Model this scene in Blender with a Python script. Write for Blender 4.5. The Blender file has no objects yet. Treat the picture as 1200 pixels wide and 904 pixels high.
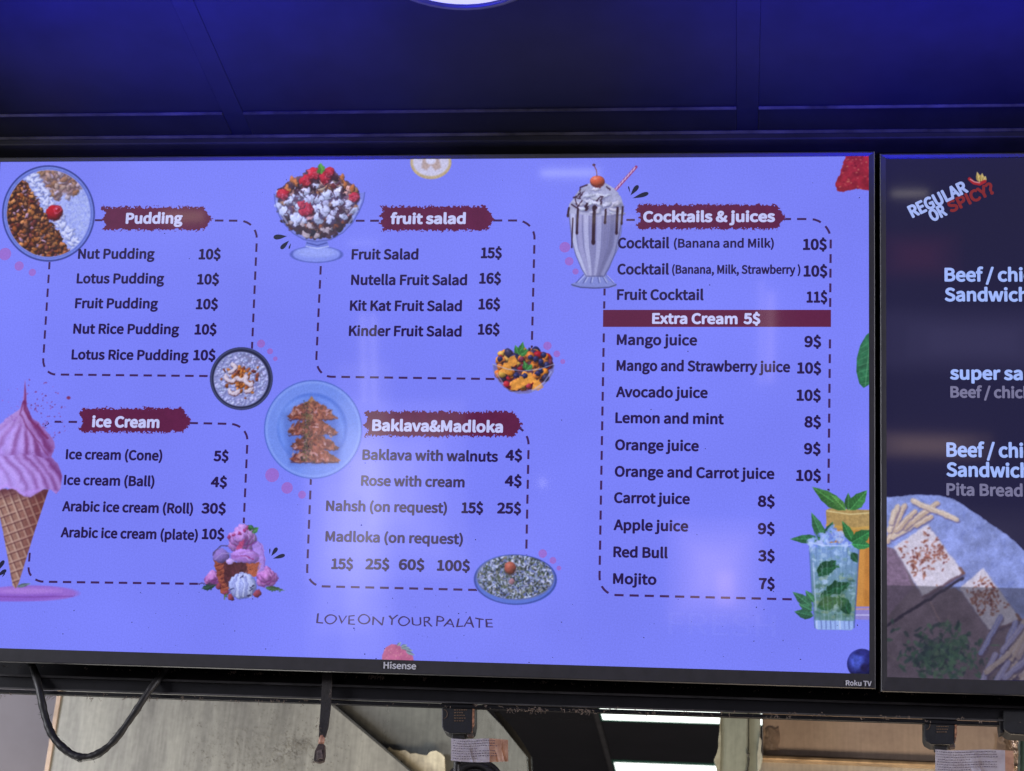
import bpy, bmesh, math, random, os
import numpy as np
from mathutils import Vector, Matrix

# ------------------------------------------------------------------ camera, world, lights, exposure
sc = bpy.context.scene
C = sc.collection
CAM = Vector((0.0, 0.0, 1.6))
FPX = 2100.0                       # focal length in pixels of a 1200 px wide picture
AX_R = Vector((0.99171227, 0.11220167, 0.06259035))
AX_U = Vector((-0.00955265, -0.42142268, 0.90681402))
AX_B = Vector((0.12812304, -0.8998965, -0.41685822))
cam = bpy.data.cameras.new('camera')
cam.sensor_width = 36.0
cam.lens = FPX / 1200 * 36
cam.clip_start = 0.05
cam.clip_end = 60
cam.dof.use_dof = True
cam.dof.focus_distance = 2.2
cam.dof.aperture_fstop = 11
cam_ob = bpy.data.objects.new('camera', cam)
C.objects.link(cam_ob)
cam_ob.matrix_world = Matrix((
    (AX_R.x, AX_U.x, AX_B.x, CAM.x), (AX_R.y, AX_U.y, AX_B.y, CAM.y), (AX_R.z, AX_U.z, AX_B.z, CAM.z), (0, 0, 0, 1)))
sc.camera = cam_ob

world = bpy.data.worlds.new('World')
sc.world = world
world.use_nodes = True
bg = world.node_tree.nodes['Background']
bg.inputs[0].default_value = (0.55, 0.52, 0.62, 1)
bg.inputs[1].default_value = 0.10
sc.view_settings.view_transform = 'Standard'
sc.view_settings.look = 'None'
sc.view_settings.exposure = 0
sc.view_settings.gamma = 1
sc.view_settings.use_curve_mapping = False
sc.cycles.max_bounces = 6


def ray(px, py):
    return (AX_R * (px - 600) - AX_U * (py - 452) - AX_B * FPX) / FPX


def at(px, py, Y):
    d = ray(px, py)
    return CAM + d * ((Y - CAM.y) / d.y)


def at_z(px, py, Z):
    d = ray(px, py)
    return CAM + d * ((Z - CAM.z) / d.z)


TILT = math.radians(15.974)
TV_C = CAM + Vector((-0.40500601, 1.98052398, 0.89071144))
TV_X = Vector((1, 0, 0))
TV_Y = Vector((0, math.cos(TILT), math.sin(TILT)))      # into the wall
TV_Z = Vector((0, -math.sin(TILT), math.cos(TILT)))


def uv(px, py):
    """a point of the picture on the glass, in metres from the middle of the big screen"""
    d = ray(px, py)
    t = (TV_C - CAM).dot(TV_Y) / d.dot(TV_Y)
    p = CAM + d * t - TV_C
    return p.x, p.dot(TV_Z)


def glass_lamp(px, py, dist, w, h, radiance, col, soft=False):
    """an unseen lamp added behind the camera, where the glass mirrors it"""
    d = ray(px, py).normalized()
    u, v = uv(px, py)
    hit = TV_C + TV_X * u + TV_Z * v
    r = d - 2 * d.dot(TV_Y) * TV_Y
    p = hit + r * dist
    for k in ((0.5, 0.75, 1.05, 1.4) if soft else (1,)):
        area(p + r * (k * 0.02), hit, w * k, h * (k if soft != 'v' else 0.4 + 0.6 * k), radiance * (0.25 if soft else 1) * math.pi * w * k * h * (k if soft != 'v' else 0.4 + 0.6 * k), col)


def area(p, target, w, h, power, col, spread=180):
    L = bpy.data.lights.new('added_lamp', 'AREA')
    L.shape = 'RECTANGLE'
    L.size, L.size_y = w, h
    L.energy = power
    L.color = col
    L.spread = math.radians(spread)
    o = bpy.data.objects.new('added_lamp', L)
    C.objects.link(o)
    o.location = p
    o.rotation_euler = (Vector(target) - Vector(p)).to_track_quat('-Z', 'Y').to_euler()
    return o


def spot(p, target, power, col, deg, blend=1.0, rad=0.05):
    L = bpy.data.lights.new('blue_spot', 'SPOT')
    L.energy = power
    L.color = col
    L.spot_size = math.radians(deg)
    L.spot_blend = blend
    L.shadow_soft_size = rad
    o = bpy.data.objects.new('blue_spot', L)
    C.objects.link(o)
    o.location = p
    o.rotation_euler = (Vector(target) - Vector(p)).to_track_quat('-Z', 'Y').to_euler()


CEIL_Z = CAM.z + 1.215
# added soft fill lights on the frames, from both sides
area((-3.2, 0.9, 2.55), (-0.4, 2.0, 2.3), 1.2, 0.4, 75, (0.92, 0.92, 1.0))
area((2.8, 0.7, 2.55), (0.0, 2.0, 2.3), 1.2, 0.4, 75, (0.95, 0.92, 1.0))
# blue accent lights washing the ceiling
spot((-0.72, 1.0, 2.15), (-0.66, 1.335, CEIL_Z), 700, (0.010, 0.012, 1.0), 63)
spot((0.30, 1.0, 2.15), (0.20, 1.335, CEIL_Z), 700, (0.010, 0.012, 1.0), 63)
# unseen lights added below the picture to brighten hood and duct
area((-0.95, 2.40, 1.45), (-0.75, 3.0, 2.35), 0.7, 0.25, 13, (1, 0.96, 0.86))
area((0.15, 2.40, 1.50), (0.15, 3.0, 2.3), 0.5, 0.2, 11, (1, 0.80, 0.58))
glass_lamp(250, 240, 3.6, 1.5, 0.5, 0.45, (0.85, 0.92, 1), True)  # broad haze lights added for uneven lightness in the glass
glass_lamp(760, 300, 3.6, 0.9, 0.7, 0.25, (0.85, 0.92, 1), True)
glass_lamp(480, 690, 3.6, 0.8, 0.4, 0.5, (1, 0.9, 1), True)
# added lamps for the reflections in the glass: place, distance, size, radiance, colour
glass_lamp(430, 600, 3.0, 0.11, 0.62, 2.2, (1, 0.93, 0.88), True)
glass_lamp(452, 575, 3.4, 0.36, 0.40, 2.8, (1, 0.9, 0.95), True)
glass_lamp(400, 640, 3.2, 0.16, 0.5, 1.8, (1, 0.9, 0.95), True)
glass_lamp(838, 670, 3.2, 0.20, 0.22, 3.2, (1, 0.68, 0.6), True)
glass_lamp(850, 690, 3.2, 0.05, 0.10, 2.0, (1, 0.6, 0.5))
glass_lamp(903, 395, 3.0, 0.020, 0.26, 2.4, (1, 0.75, 0.85))
glass_lamp(892, 390, 3.0, 0.012, 0.30, 2.0, (1, 0.8, 0.9))
glass_lamp(426, 420, 3.0, 0.012, 0.26, 3.4, (1, 0.9, 0.9))
glass_lamp(438, 420, 3.0, 0.012, 0.26, 3.4, (1, 0.9, 0.9))
glass_lamp(668, 203, 3.0, 0.17, 0.016, 6.5, (0.9, 0.95, 1))
glass_lamp(215, 254, 3.0, 0.12, 0.030, 2.4, (1, 0.72, 0.42))
glass_lamp(705, 257, 3.0, 0.2, 0.014, 2.2, (1, 0.85, 0.6))
glass_lamp(425, 285, 3.0, 0.09, 0.008, 3, (0.9, 0.95, 1))
glass_lamp(636, 566, 3.0, 0.010, 0.016, 10, (1, 0.95, 0.9))
glass_lamp(1066, 227, 3.0, 0.10, 0.012, 4.5, (1, 0.9, 0.8))
glass_lamp(1085, 522, 3.0, 0.26, 0.055, 2.0, (1, 0.66, 0.52), True)
glass_lamp(1140, 400, 3.2, 0.50, 0.14, 0.9, (0.5, 0.45, 1), True)
glass_lamp(1075, 300, 3.2, 0.18, 0.10, 0.5, (1, 0.15, 0.3), True)
glass_lamp(1120, 650, 3.2, 0.40, 0.20, 0.7, (0.8, 0.7, 1), True)


# ------------------------------------------------------------------ materials
def lin(c):
    return tuple((x / 255 / 12.92) if x / 255 <= 0.04045 else ((x / 255 + 0.055) / 1.055) ** 2.4 for x in c)


def lin_np(a):
    a = np.clip(a / 255.0, 0, 1)
    return np.where(a <= 0.04045, a / 12.92, ((a + 0.055) / 1.055) ** 2.4)


def new_mat(name):
    m = bpy.data.materials.new(name)
    m.use_nodes = True
    nt = m.node_tree
    return m, nt, nt.nodes['Principled BSDF'], nt.links


def setp(b, **k):
    for key, val in k.items():
        b.inputs[key.replace('_', ' ')].default_value = val


GLASS_ROUGH = 0.05


def glass_finish(b):
    b.inputs['Base Color'].default_value = (0.006, 0.006, 0.008, 1)
    b.inputs['Roughness'].default_value = GLASS_ROUGH
    b.inputs['Specular IOR Level'].default_value = 0.55


def lcd_pattern(nt, lk):
    """fine weave of the panel: a value near one"""
    tc = nt.nodes.new('ShaderNodeTexCoord')
    n = nt.nodes.new('ShaderNodeTexNoise')
    n.inputs['Scale'].default_value = 520
    n.inputs['Detail'].default_value = 2
    lk.new(tc.outputs['Object'], n.inputs['Vector'])
    w = nt.nodes.new('ShaderNodeTexNoise')
    w.inputs['Scale'].default_value = 5
    w.inputs['Detail'].default_value = 3
    lk.new(tc.outputs['Object'], w.inputs['Vector'])
    a = nt.nodes.new('ShaderNodeMapRange')
    a.inputs['From Min'].default_value, a.inputs['From Max'].default_value = 0.3, 0.7
    a.inputs['To Min'].default_value, a.inputs['To Max'].default_value = 0.93, 1.07
    lk.new(n.outputs['Fac'], a.inputs['Value'])
    c = nt.nodes.new('ShaderNodeMapRange')
    c.inputs['From Min'].default_value, c.inputs['From Max'].default_value = 0.3, 0.7
    c.inputs['To Min'].default_value, c.inputs['To Max'].default_value = 0.95, 1.05
    lk.new(w.outputs['Fac'], c.inputs['Value'])
    m = nt.nodes.new('ShaderNodeMath')
    m.operation = 'MULTIPLY'
    lk.new(a.outputs[0], m.inputs[0])
    lk.new(c.outputs[0], m.inputs[1])
    return m


_lit = {}


def lit(rgb, name=None):
    key = tuple(rgb)
    if key in _lit:
        return _lit[key]
    m, nt, b, lk = new_mat(name or 'screen_%d_%d_%d' % key)
    glass_finish(b)
    b.inputs['Emission Color'].default_value = (*lin(rgb), 1)
    mul = lcd_pattern(nt, lk)
    lk.new(mul.outputs[0], b.inputs['Emission Strength'])
    _lit[key] = m
    return m


def picture_mat():
    m, nt, b, lk = new_mat('screen_picture')
    glass_finish(b)
    at_ = nt.nodes.new('ShaderNodeAttribute')
    at_.attribute_name = 'paint'
    lk.new(at_.outputs['Color'], b.inputs['Emission Color'])
    mul = lcd_pattern(nt, lk)
    lk.new(mul.outputs[0], b.inputs['Emission Strength'])
    return m


def surf(name, col, rough=0.5, metal=0.0, noise=None, scale=20, bump=0.0, spec=0.5, stretch=(1, 1, 1), rvar=0.0, scratch=0.0):
    """plain surface with a second colour worked in by noise"""
    m, nt, b, lk = new_mat(name)
    b.inputs['Roughness'].default_value = rough
    b.inputs['Metallic'].default_value = metal
    b.inputs['Specular IOR Level'].default_value = spec
    tc = nt.nodes.new('ShaderNodeTexCoord')
    mp = nt.nodes.new('ShaderNodeMapping')
    mp.inputs['Scale'].default_value = stretch
    lk.new(tc.outputs['Object'], mp.inputs['Vector'])
    n = nt.nodes.new('ShaderNodeTexNoise')
    n.inputs['Scale'].default_value = scale
    n.inputs['Detail'].default_value = 8
    n.inputs['Roughness'].default_value = 0.65
    lk.new(mp.outputs[0], n.inputs['Vector'])
    r = nt.nodes.new('ShaderNodeValToRGB')
    c2 = noise or tuple(x * 0.6 for x in col)
    r.color_ramp.elements[0].position = 0.35
    r.color_ramp.elements[1].position = 0.62
    r.color_ramp.elements[0].color = (*c2, 1)
    r.color_ramp.elements[1].color = (*col, 1)
    lk.new(n.outputs['Fac'], r.inputs['Fac'])
    colour = r.outputs['Color']
    if scratch:
        for st, sc_, amt in (((5, 5, .35), 40, scratch), ((1, 1, 1), 95, scratch * .8)):
            m2 = nt.nodes.new('ShaderNodeMapping')
            m2.inputs['Scale'].default_value = st
            m2.inputs['Rotation'].default_value = (0, .12, 0)
            lk.new(tc.outputs['Object'], m2.inputs['Vector'])
            n2 = nt.nodes.new('ShaderNodeTexNoise')
            n2.inputs['Scale'].default_value = sc_
            n2.inputs['Detail'].default_value = 5
            lk.new(m2.outputs[0], n2.inputs['Vector'])
            k2 = nt.nodes.new('ShaderNodeMapRange')
            k2.inputs['From Min'].default_value, k2.inputs['From Max'].default_value = 0.32, 0.68
            k2.inputs['To Min'].default_value, k2.inputs['To Max'].default_value = 1 - amt, 1 + amt
            lk.new(n2.outputs['Fac'], k2.inputs['Value'])
            mx = nt.nodes.new('ShaderNodeVectorMath')
            mx.operation = 'SCALE'
            lk.new(colour, mx.inputs[0])
            lk.new(k2.outputs[0], mx.inputs['Scale'])
            colour = mx.outputs[0]
    lk.new(colour, b.inputs['Base Color'])
    if rvar:
        mr = nt.nodes.new('ShaderNodeMapRange')
        mr.inputs['From Min'].default_value, mr.inputs['From Max'].default_value = 0.3, 0.7
        mr.inputs['To Min'].default_value, mr.inputs['To Max'].default_value = rough + rvar, max(0.05, rough - rvar)
        lk.new(n.outputs['Fac'], mr.inputs['Value'])
        lk.new(mr.outputs[0], b.inputs['Roughness'])
    if bump:
        bp = nt.nodes.new('ShaderNodeBump')
        bp.inputs['Strength'].default_value = bump
        bp.inputs['Distance'].default_value = 0.004
        lk.new(n.outputs['Fac'], bp.inputs['Height'])
        lk.new(bp.outputs[0], b.inputs['Normal'])
    return m


def glow(name, rgb, strength):
    m, nt, b, lk = new_mat(name)
    b.inputs['Base Color'].default_value = (0.25, 0.25, 0.25, 1)
    b.inputs['Emission Color'].default_value = (*rgb, 1)
    b.inputs['Emission Strength'].default_value = strength
    return m


M_PLASTIC = surf('bezel_plastic', (0.034, 0.033, 0.040), 0.42, noise=(0.026, 0.026, 0.031), scale=60, bump=0.05)
M_CASE = surf('case_plastic', (0.012, 0.012, 0.014), 0.55)
M_RAIL = surf('black_steel', (0.006, 0.006, 0.009), 0.5, noise=(0.004, 0.004, 0.006), scale=40, bump=0.15, spec=0.25)
M_RAIL_EDGE = surf('worn_steel_edge', (0.06, 0.057, 0.062), 0.45, noise=(0.02, 0.02, 0.022), scale=30, stretch=(1, 4, 4))
M_RUBBER = surf('black_rubber', (0.012, 0.011, 0.012), 0.5, scale=150, bump=0.2)
M_DUST = surf('dust', (0.22, 0.17, 0.14), 0.95, noise=(0.10, 0.075, 0.06), scale=200)
M_WHITE_PRINT = surf('white_print', (0.75, 0.76, 0.8), 0.5, noise=(0.6, 0.6, 0.65))
M_TILE = surf('dark_blue_panel', (0.012, 0.012, 0.016), 0.45, noise=(0.009, 0.009, 0.012), scale=9, bump=0.04, spec=0.08)
M_GRID = surf('dark_grid_bar', (0.012, 0.012, 0.016), 0.45, noise=(0.010, 0.010, 0.013), scale=30, spec=0.08)
M_HIGHLIGHT = surf('edge_highlight', (0.05, 0.046, 0.05), 0.6, noise=(0.012, 0.011, 0.012), scale=14, spec=.2)  # lighter colour for the highlight along the ceiling edges
M_BLACK = surf('matt_black', (0.006, 0.006, 0.008), 0.8, spec=0.2)
M_PICT = picture_mat()


# ------------------------------------------------------------------ mesh helpers
def link(name, me, mat, parent=None, label=None, kind=None):
    o = bpy.data.objects.new(name, me)
    C.objects.link(o)
    if mat and not me.materials:
        me.materials.append(mat)
    if parent:
        o.parent = parent
    if label:
        o['label'] = label
    if kind:
        o['kind'] = kind
    return o


def thing(name, label, cat, loc=(0, 0, 0), rot=(0, 0, 0), group=None):
    o = bpy.data.objects.new(name, None)
    o.empty_display_size = 0.05
    C.objects.link(o)
    o.location = loc
    o.rotation_euler = rot
    o['label'] = label
    o['category'] = cat
    if group:
        o['group'] = group
    return o


def tag(o, label, cat, group=None):
    o['label'] = label
    o['category'] = cat
    if group:
        o['group'] = group


def bm_mesh(bm, name, smooth=False):
    bmesh.ops.recalc_face_normals(bm, faces=bm.faces)
    me = bpy.data.meshes.new(name)
    bm.to_mesh(me)
    bm.free()
    if smooth:
        me.polygons.foreach_set('use_smooth', [True] * len(me.polygons))
    return me


def box(bm, x0, x1, y0, y1, z0, z1, bevel=0.0, seg=2):
    vs = [bm.verts.new((x, y, z)) for x in (x0, x1) for y in (y0, y1) for z in (z0, z1)]
    fs = [bm.faces.new([vs[i] for i in f]) for f in ((0, 1, 3, 2), (4, 6, 7, 5), (0, 4, 5, 1), (2, 3, 7, 6), (0, 2, 6, 4), (1, 5, 7, 3))]
    if bevel:
        es = list({e for f in fs for e in f.edges})
        bmesh.ops.bevel(bm, geom=es, offset=bevel, segments=seg, affect='EDGES', profile=0.5)


def box_obj(name, dims, mat, parent=None, bevel=0.0, seg=2, **k):
    bm = bmesh.new()
    box(bm, *dims, bevel=bevel, seg=seg)
    return link(name, bm_mesh(bm, name), mat, parent, **k)


def prism(bm, pts, vec, bevel=0.0):
    """pts: planar outline; vec: extrusion"""
    a = [bm.verts.new(p) for p in pts]
    b = [bm.verts.new(Vector(p) + Vector(vec)) for p in pts]
    n = len(pts)
    bm.faces.new(a)
    bm.faces.new(b[::-1])
    for i in range(n):
        bm.faces.new((a[i], b[i], b[(i + 1) % n], a[(i + 1) % n]))
    if bevel:
        bmesh.ops.bevel(bm, geom=list(bm.edges), offset=bevel, segments=2, affect='EDGES', profile=0.5)


def tube(bm, pts, rads, sides=10, flat=1.0):
    pts = [Vector(p) for p in pts]
    rings = []
    up = Vector((0, 1, 0.01)).normalized()
    for i, p in enumerate(pts):
        t = (pts[min(i + 1, len(pts) - 1)] - pts[max(i - 1, 0)]).normalized()
        s = t.cross(up)
        s = s.normalized() if s.length > 1e-6 else Vector((1, 0, 0))
        q = s.cross(t).normalized()
        r = rads[i] if hasattr(rads, '__len__') else rads
        rings.append([bm.verts.new(p + s * (r * math.cos(a)) + q * (r * flat * math.sin(a)))
                      for a in (2 * math.pi * k / sides for k in range(sides))])
    for a, b in zip(rings, rings[1:]):
        for k in range(sides):
            bm.faces.new((a[k], a[(k + 1) % sides], b[(k + 1) % sides], b[k]))
    bm.faces.new(rings[0])
    bm.faces.new(rings[-1][::-1])


def spline(ctrl, n=10):
    """Catmull-Rom through control points"""
    P = [Vector(c) for c in ctrl]
    P = [P[0] * 2 - P[1]] + P + [P[-1] * 2 - P[-2]]
    out = []
    for i in range(1, len(P) - 2):
        for k in range(n):
            t = k / n
            a, b, c, d = P[i - 1:i + 3]
            out.append(0.5 * ((2 * b) + (c - a) * t + (2 * a - 5 * b + 4 * c - d) * t * t + (-a + 3 * b - 3 * c + d) * t ** 3))
    out.append(P[-2])
    return out


# ------------------------------------------------------------------ the ceiling in front of the screens
ceiling = box_obj('ceiling', (-2.2, 2.0, -0.2, 1.905, CEIL_Z + 0.012, CEIL_Z + 0.05), M_BLACK, kind='structure')
GX = [-0.633 - 0.6345, -0.633, 0.0015, 0.636]
Y0 = 1.8225
for i, gx in enumerate(GX):
    box_obj('grid_bar', (gx - 0.013, gx + 0.013, 0.2, Y0 + 0.0505, CEIL_Z - 0.0004, CEIL_Z + 0.0118), M_GRID, ceiling, bevel=0.0003)
for i in range(3):
    xa, xb = GX[i] + 0.0132, GX[i + 1] - 0.0132
    for ya, yb in ((0.58, 1.186), (1.21, Y0 - 0.001)):
        box_obj('ceiling_tile', (xa, xb, ya, yb, CEIL_Z, CEIL_Z + 0.0118), M_TILE, ceiling, bevel=0.0003)
    box_obj('grid_bar', (xa, xb, 1.187, 1.209, CEIL_Z - 0.001, CEIL_Z + 0.0118), M_GRID, ceiling, bevel=0.001)
    box_obj('edge_highlight', (xa, xb, Y0, Y0 + 0.0016, CEIL_Z - 0.0030, CEIL_Z + 0.0118), M_HIGHLIGHT, ceiling)  # edge highlight put in as a thin lighter strip
    box_obj('wall_angle', (xa, xb, Y0 + 0.003, Y0 + 0.0500, CEIL_Z - 0.001, CEIL_Z + 0.0118), M_BLACK, ceiling, bevel=0.001)
box_obj('edge_highlight', (-1.6, 1.0, Y0 + 0.0510, Y0 + 0.0522, CEIL_Z - 0.0045, CEIL_Z + 0.0118), M_HIGHLIGHT, ceiling)
box_obj('fascia_board', (-1.6, 1.0, Y0 + 0.0528, Y0 + 0.20, CEIL_Z - 0.012, CEIL_Z + 0.03),
        surf('fascia_paint', (0.012, 0.011, 0.014), 0.6, noise=(0.006, 0.006, 0.007), scale=12, spec=.2), ceiling, bevel=0.002)

# ------------------------------------------------------------------ round lamp in the ceiling
lp = at_z(533, -66, CEIL_Z)
lamp = thing('round_ceiling_lamp', 'round white glowing lamp set in the dark blue ceiling', 'lamp', (lp.x, lp.y, CEIL_Z))
bm = bmesh.new()
N = 48
prof = [(0.106, -0.001), (0.107, -0.007), (0.103, -0.010), (0.0985, -0.008), (0.0985, 0.010), (0.106, 0.010)]
rings = [[bm.verts.new((r * math.cos(2 * math.pi * k / N), r * math.sin(2 * math.pi * k / N), z)) for k in range(N)] for r, z in prof]
for a, b in zip(rings, rings[1:] + rings[:1]):
    for k in range(N):
        bm.faces.new((a[k], a[(k + 1) % N], b[(k + 1) % N], b[k]))
link('rim', bm_mesh(bm, 'rim', True), surf('lamp_rim', (0.03, 0.03, 0.033), 0.5), lamp)
bm = bmesh.new()
rings = [[bm.verts.new((r * math.cos(2 * math.pi * k / N), r * math.sin(2 * math.pi * k / N), z)) for k in range(N)]
         for r, z in ((0.0975, -0.006), (0.08, -0.009), (0.04, -0.0105))]
for a, b in zip(rings, rings[1:]):
    for k in range(N):
        bm.faces.new((a[k], a[(k + 1) % N], b[(k + 1) % N], b[k]))
bm.faces.new(rings[-1])
link('diffuser', bm_mesh(bm, 'diffuser', True), glow('lamp_diffuser', (0.56, 0.57, 0.70), 1.0), lamp)

# ------------------------------------------------------------------ the two televisions
SW, SH = 1.107, 0.6227


def frame_ring(name, hw, hh, t, r, b, l, y0, y1, mat, parent, bev=0.0022):
    """rectangular frame: opening hw x hh (half sizes), widths of the four sides; four mitred bars in one ring"""
    bm = bmesh.new()
    inn = [(-hw, -hh), (hw, -hh), (hw, hh), (-hw, hh)]
    out = [(-hw - l, -hh - b), (hw + r, -hh - b), (hw + r, hh + t), (-hw - l, hh + t)]
    I0 = [bm.verts.new((x, y0 + 0.0012, z)) for x, z in inn]
    O0 = [bm.verts.new((x, y0, z)) for x, z in out]
    I1 = [bm.verts.new((x, y1, z)) for x, z in inn]
    O1 = [bm.verts.new((x, y1, z)) for x, z in out]
    for k in range(4):
        j = (k + 1) % 4
        bm.faces.new((I0[k], I0[j], O0[j], O0[k]))
        bm.faces.new((O0[k], O0[j], O1[j], O1[k]))
        bm.faces.new((O1[k], O1[j], I1[j], I1[k]))
        bm.faces.new((I1[k], I1[j], I0[j], I0[k]))
    es = [e for e in bm.edges if all(v in O0 for v in e.verts)]
    bmesh.ops.bevel(bm, geom=es, offset=bev, segments=3, affect='EDGES', profile=0.5)
    return link(name, bm_mesh(bm, name), mat, parent)


def television(center, label, screen_rgb, group):
    t = thing('television', label, 'television', center, (TILT, 0, 0))
    bz = frame_ring('bezel', SW / 2, SH / 2, 0.0055, 0.0072, 0.0172, 0.0072, -0.0035, 0.014, M_PLASTIC, t)
    s = box_obj('screen', (-SW / 2 - 0.004, SW / 2 + 0.004, 0.0, 0.010, -SH / 2 - 0.004, SH / 2 + 0.004), lit(screen_rgb), t)
    bm = bmesh.new()
    box(bm, -SW / 2 - 0.004, SW / 2 + 0.004, 0.0142, 0.030, -SH / 2 - 0.0135, SH / 2 + 0.0025, bevel=0.003)
    link('back_cover', bm_mesh(bm, 'back_cover'), M_CASE, t)
    bm = bmesh.new()
    box(bm, -SW / 2 + 0.15, SW / 2 - 0.15, 0.0302, 0.068, -SH / 2 + 0.03, SH / 2 - 0.12, bevel=0.012)
    link('rear_housing', bm_mesh(bm, 'rear_housing'), M_CASE, t)
    return t, s, bz


BG = (121, 128, 247)
tv1, scr1, bez1 = television(TV_C, 'large black-framed television showing the lavender dessert and juice menu', BG, None)
u_, v_ = uv(1039.5, 793.6)
C2 = (u_ + SW / 2 + 0.0, v_ + SH / 2)
BG2 = (31, 29, 62)
tv2, scr2, bez2 = television(TV_C + TV_X * C2[0] + TV_Z * C2[1], 'black-framed television showing a dark sandwich menu with wraps and fries', BG2, None)


def scr(px, py, which=1):
    u, v = uv(px, py)
    return (u, v) if which == 1 else (u - C2[0], v - C2[1])


# ---- flat shapes on the glass
def flat(name, polys, rgb, which=1, lay=0.0004, label=None, mat=None, parent=None):
    """polys: lists of (u, v) outlines, all on one plane"""
    bm = bmesh.new()
    for p in polys:
        bm.faces.new([bm.verts.new((u, -lay, v)) for u, v in p])
    me = bm_mesh(bm, name)
    return link(name, me, mat or lit(rgb), parent or (scr1 if which == 1 else scr2), label=label)


INK = (36, 20, 74)
BORDER = (62, 34, 88)
PINK = (148, 106, 208)


def dashes(name, paths):
    polys = []
    hw = 0.00135
    D, G = 0.0105, 0.0070
    for path in paths:
        P = [np.array(scr(*q)) for q in path]
        # resample finely
        pts = [P[0]]
        for a, b in zip(P, P[1:]):
            n = max(1, int(np.linalg.norm(b - a) / 0.001))
            pts += [a + (b - a) * (k + 1) / n for k in range(n)]
        s = 0
        run = [pts[0]]
        on = True
        for a, b in zip(pts, pts[1:]):
            s += np.linalg.norm(b - a)
            run.append(b)
            if s >= (D if on else G):
                if on:
                    polys.append(ribbon(run, hw))
                run = [b]
                s = 0
                on = not on
        if on and len(run) > 3:
            polys.append(ribbon(run, hw))
    return flat(name, polys, BORDER, lay=0.0003)


def border(paths):
    for q in paths:
        dashes('dashed_line', [q])


def ribbon(run, hw):
    L, R = [], []
    for i, p in enumerate(run):
        t = run[min(i + 1, len(run) - 1)] - run[max(i - 1, 0)]
        t = t / (np.linalg.norm(t) + 1e-12)
        n = np.array([-t[1], t[0]])
        L.append(tuple(p + n * hw))
        R.append(tuple(p - n * hw))
    step = max(1, len(L) // 6)
    idx = list(range(0, len(L), step))
    if idx[-1] != len(L) - 1:
        idx.append(len(L) - 1)
    return [L[i] for i in idx] + [R[i] for i in reversed(idx)]


def arc(p0, pc, p1, n=7):
    """quadratic bend from p0 to p1 through corner pc"""
    return [((1 - t) ** 2 * p0[0] + 2 * t * (1 - t) * pc[0] + t * t * p1[0], (1 - t) ** 2 * p0[1] + 2 * t * (1 - t) * pc[1] + t * t * p1[1])
            for t in (k / n for k in range(n + 1))]


def corner(p0, pc, p1):
    m0 = ((p0[0] * 0.45 + pc[0] * 0.55), (p0[1] * 0.45 + pc[1] * 0.55))
    m1 = ((p1[0] * 0.45 + pc[0] * 0.55), (p1[1] * 0.45 + pc[1] * 0.55))
    out = []
    for k in range(9):
        t = k / 8
        a = (1 - t) ** 3
        b = 3 * t * (1 - t) ** 2
        c = 3 * t * t * (1 - t)
        d = t ** 3
        out.append((a * p0[0] + b * m0[0] + c * m1[0] + d * p1[0], a * p0[1] + b * m0[1] + c * m1[1] + d * p1[1]))
    return out


border([[(110, 258.3), (120, 258.4)], [(252, 258.7)] + corner((281, 259), (302, 259), (301, 281)) + [(295.2, 412)],
                         [(58.3, 306)] + corner((50.8, 421), (49.5, 439.5), (66, 439.2)) + [(248, 441)]])
border([[(417, 259), (446, 259)], [(578, 258.7)] + corner((606, 258.7), (628, 259), (626.4, 281)) + [(623.2, 408)],
                         [(376, 312)] + corner((370.8, 420), (369.5, 441.5), (388, 441.8)) + [(590, 444.6)]])
border([corner((50, 503), (53, 494.5), (64, 494.5)) + [(95, 494.8)], [(222, 496)] + corner((270, 497), (291, 498), (290, 517)) + [(285.4, 620)],
                         [(35, 648)] + corner((33.6, 666), (33, 682), (52, 682)) + [(245, 684.6)]])
border([corner((604, 500.5), (619, 502), (619.5, 521)) + [(616.6, 655)],
                         [(364.5, 558)] + corner((360, 668), (359, 687), (378, 687.4)) + [(566, 691.8)]])
border([[(734, 258), (748, 258)], [(916, 257)] + corner((950, 257), (973, 258), (973.5, 281)) + [(972.8, 362)],
                         [(972.6, 398), (970.8, 578)], [(708.6, 336), (708, 362)],
                         [(707.6, 391)] + corner((702.6, 676), (702, 697.5), (722, 697.6)) + [(945, 703)]])

# pink dots
for x, y, r in ((6, 298, 8), (22.5, 312, 6), (38, 319.5, 4.7), (306, 403, 5), (316.5, 412, 3.7), (322.7, 420.7, 2.8), (641.5, 405.5, 5),
                (652.5, 415, 4), (659.5, 424, 3), (319, 557, 8.5), (336.5, 572, 7), (354, 580, 4.8), (636, 649, 5), (648, 657, 4),
                (655, 666, 2.8), (662, 290, 6.5), (667, 306.5, 5.2), (674.5, 318.5, 3.7)):
    cu, cv = scr(x, y)
    rr = r * 0.00103
    flat('pink_dot', [[(cu + rr * math.cos(2 * math.pi * k / 24), cv + rr * math.sin(2 * math.pi * k / 24)) for k in range(24)]], PINK, lay=0.0003)


def petal(tip, end, w):
    """teardrop outline: pointed at tip, round at end (picture points)"""
    tx, ty = tip
    ex, ey = end
    L = math.hypot(ex - tx, ey - ty)
    dx, dy = (ex - tx) / L, (ey - ty) / L
    out = []
    for k in range(20):
        a = 2 * math.pi * k / 20
        s = (1 - math.cos(a)) / 2
        ww = w * math.sin(a) * (s ** 0.75) * 0.78
        out.append(scr(tx + dx * L * s - dy * ww, ty + dy * L * s + dx * ww))
    return out


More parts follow.
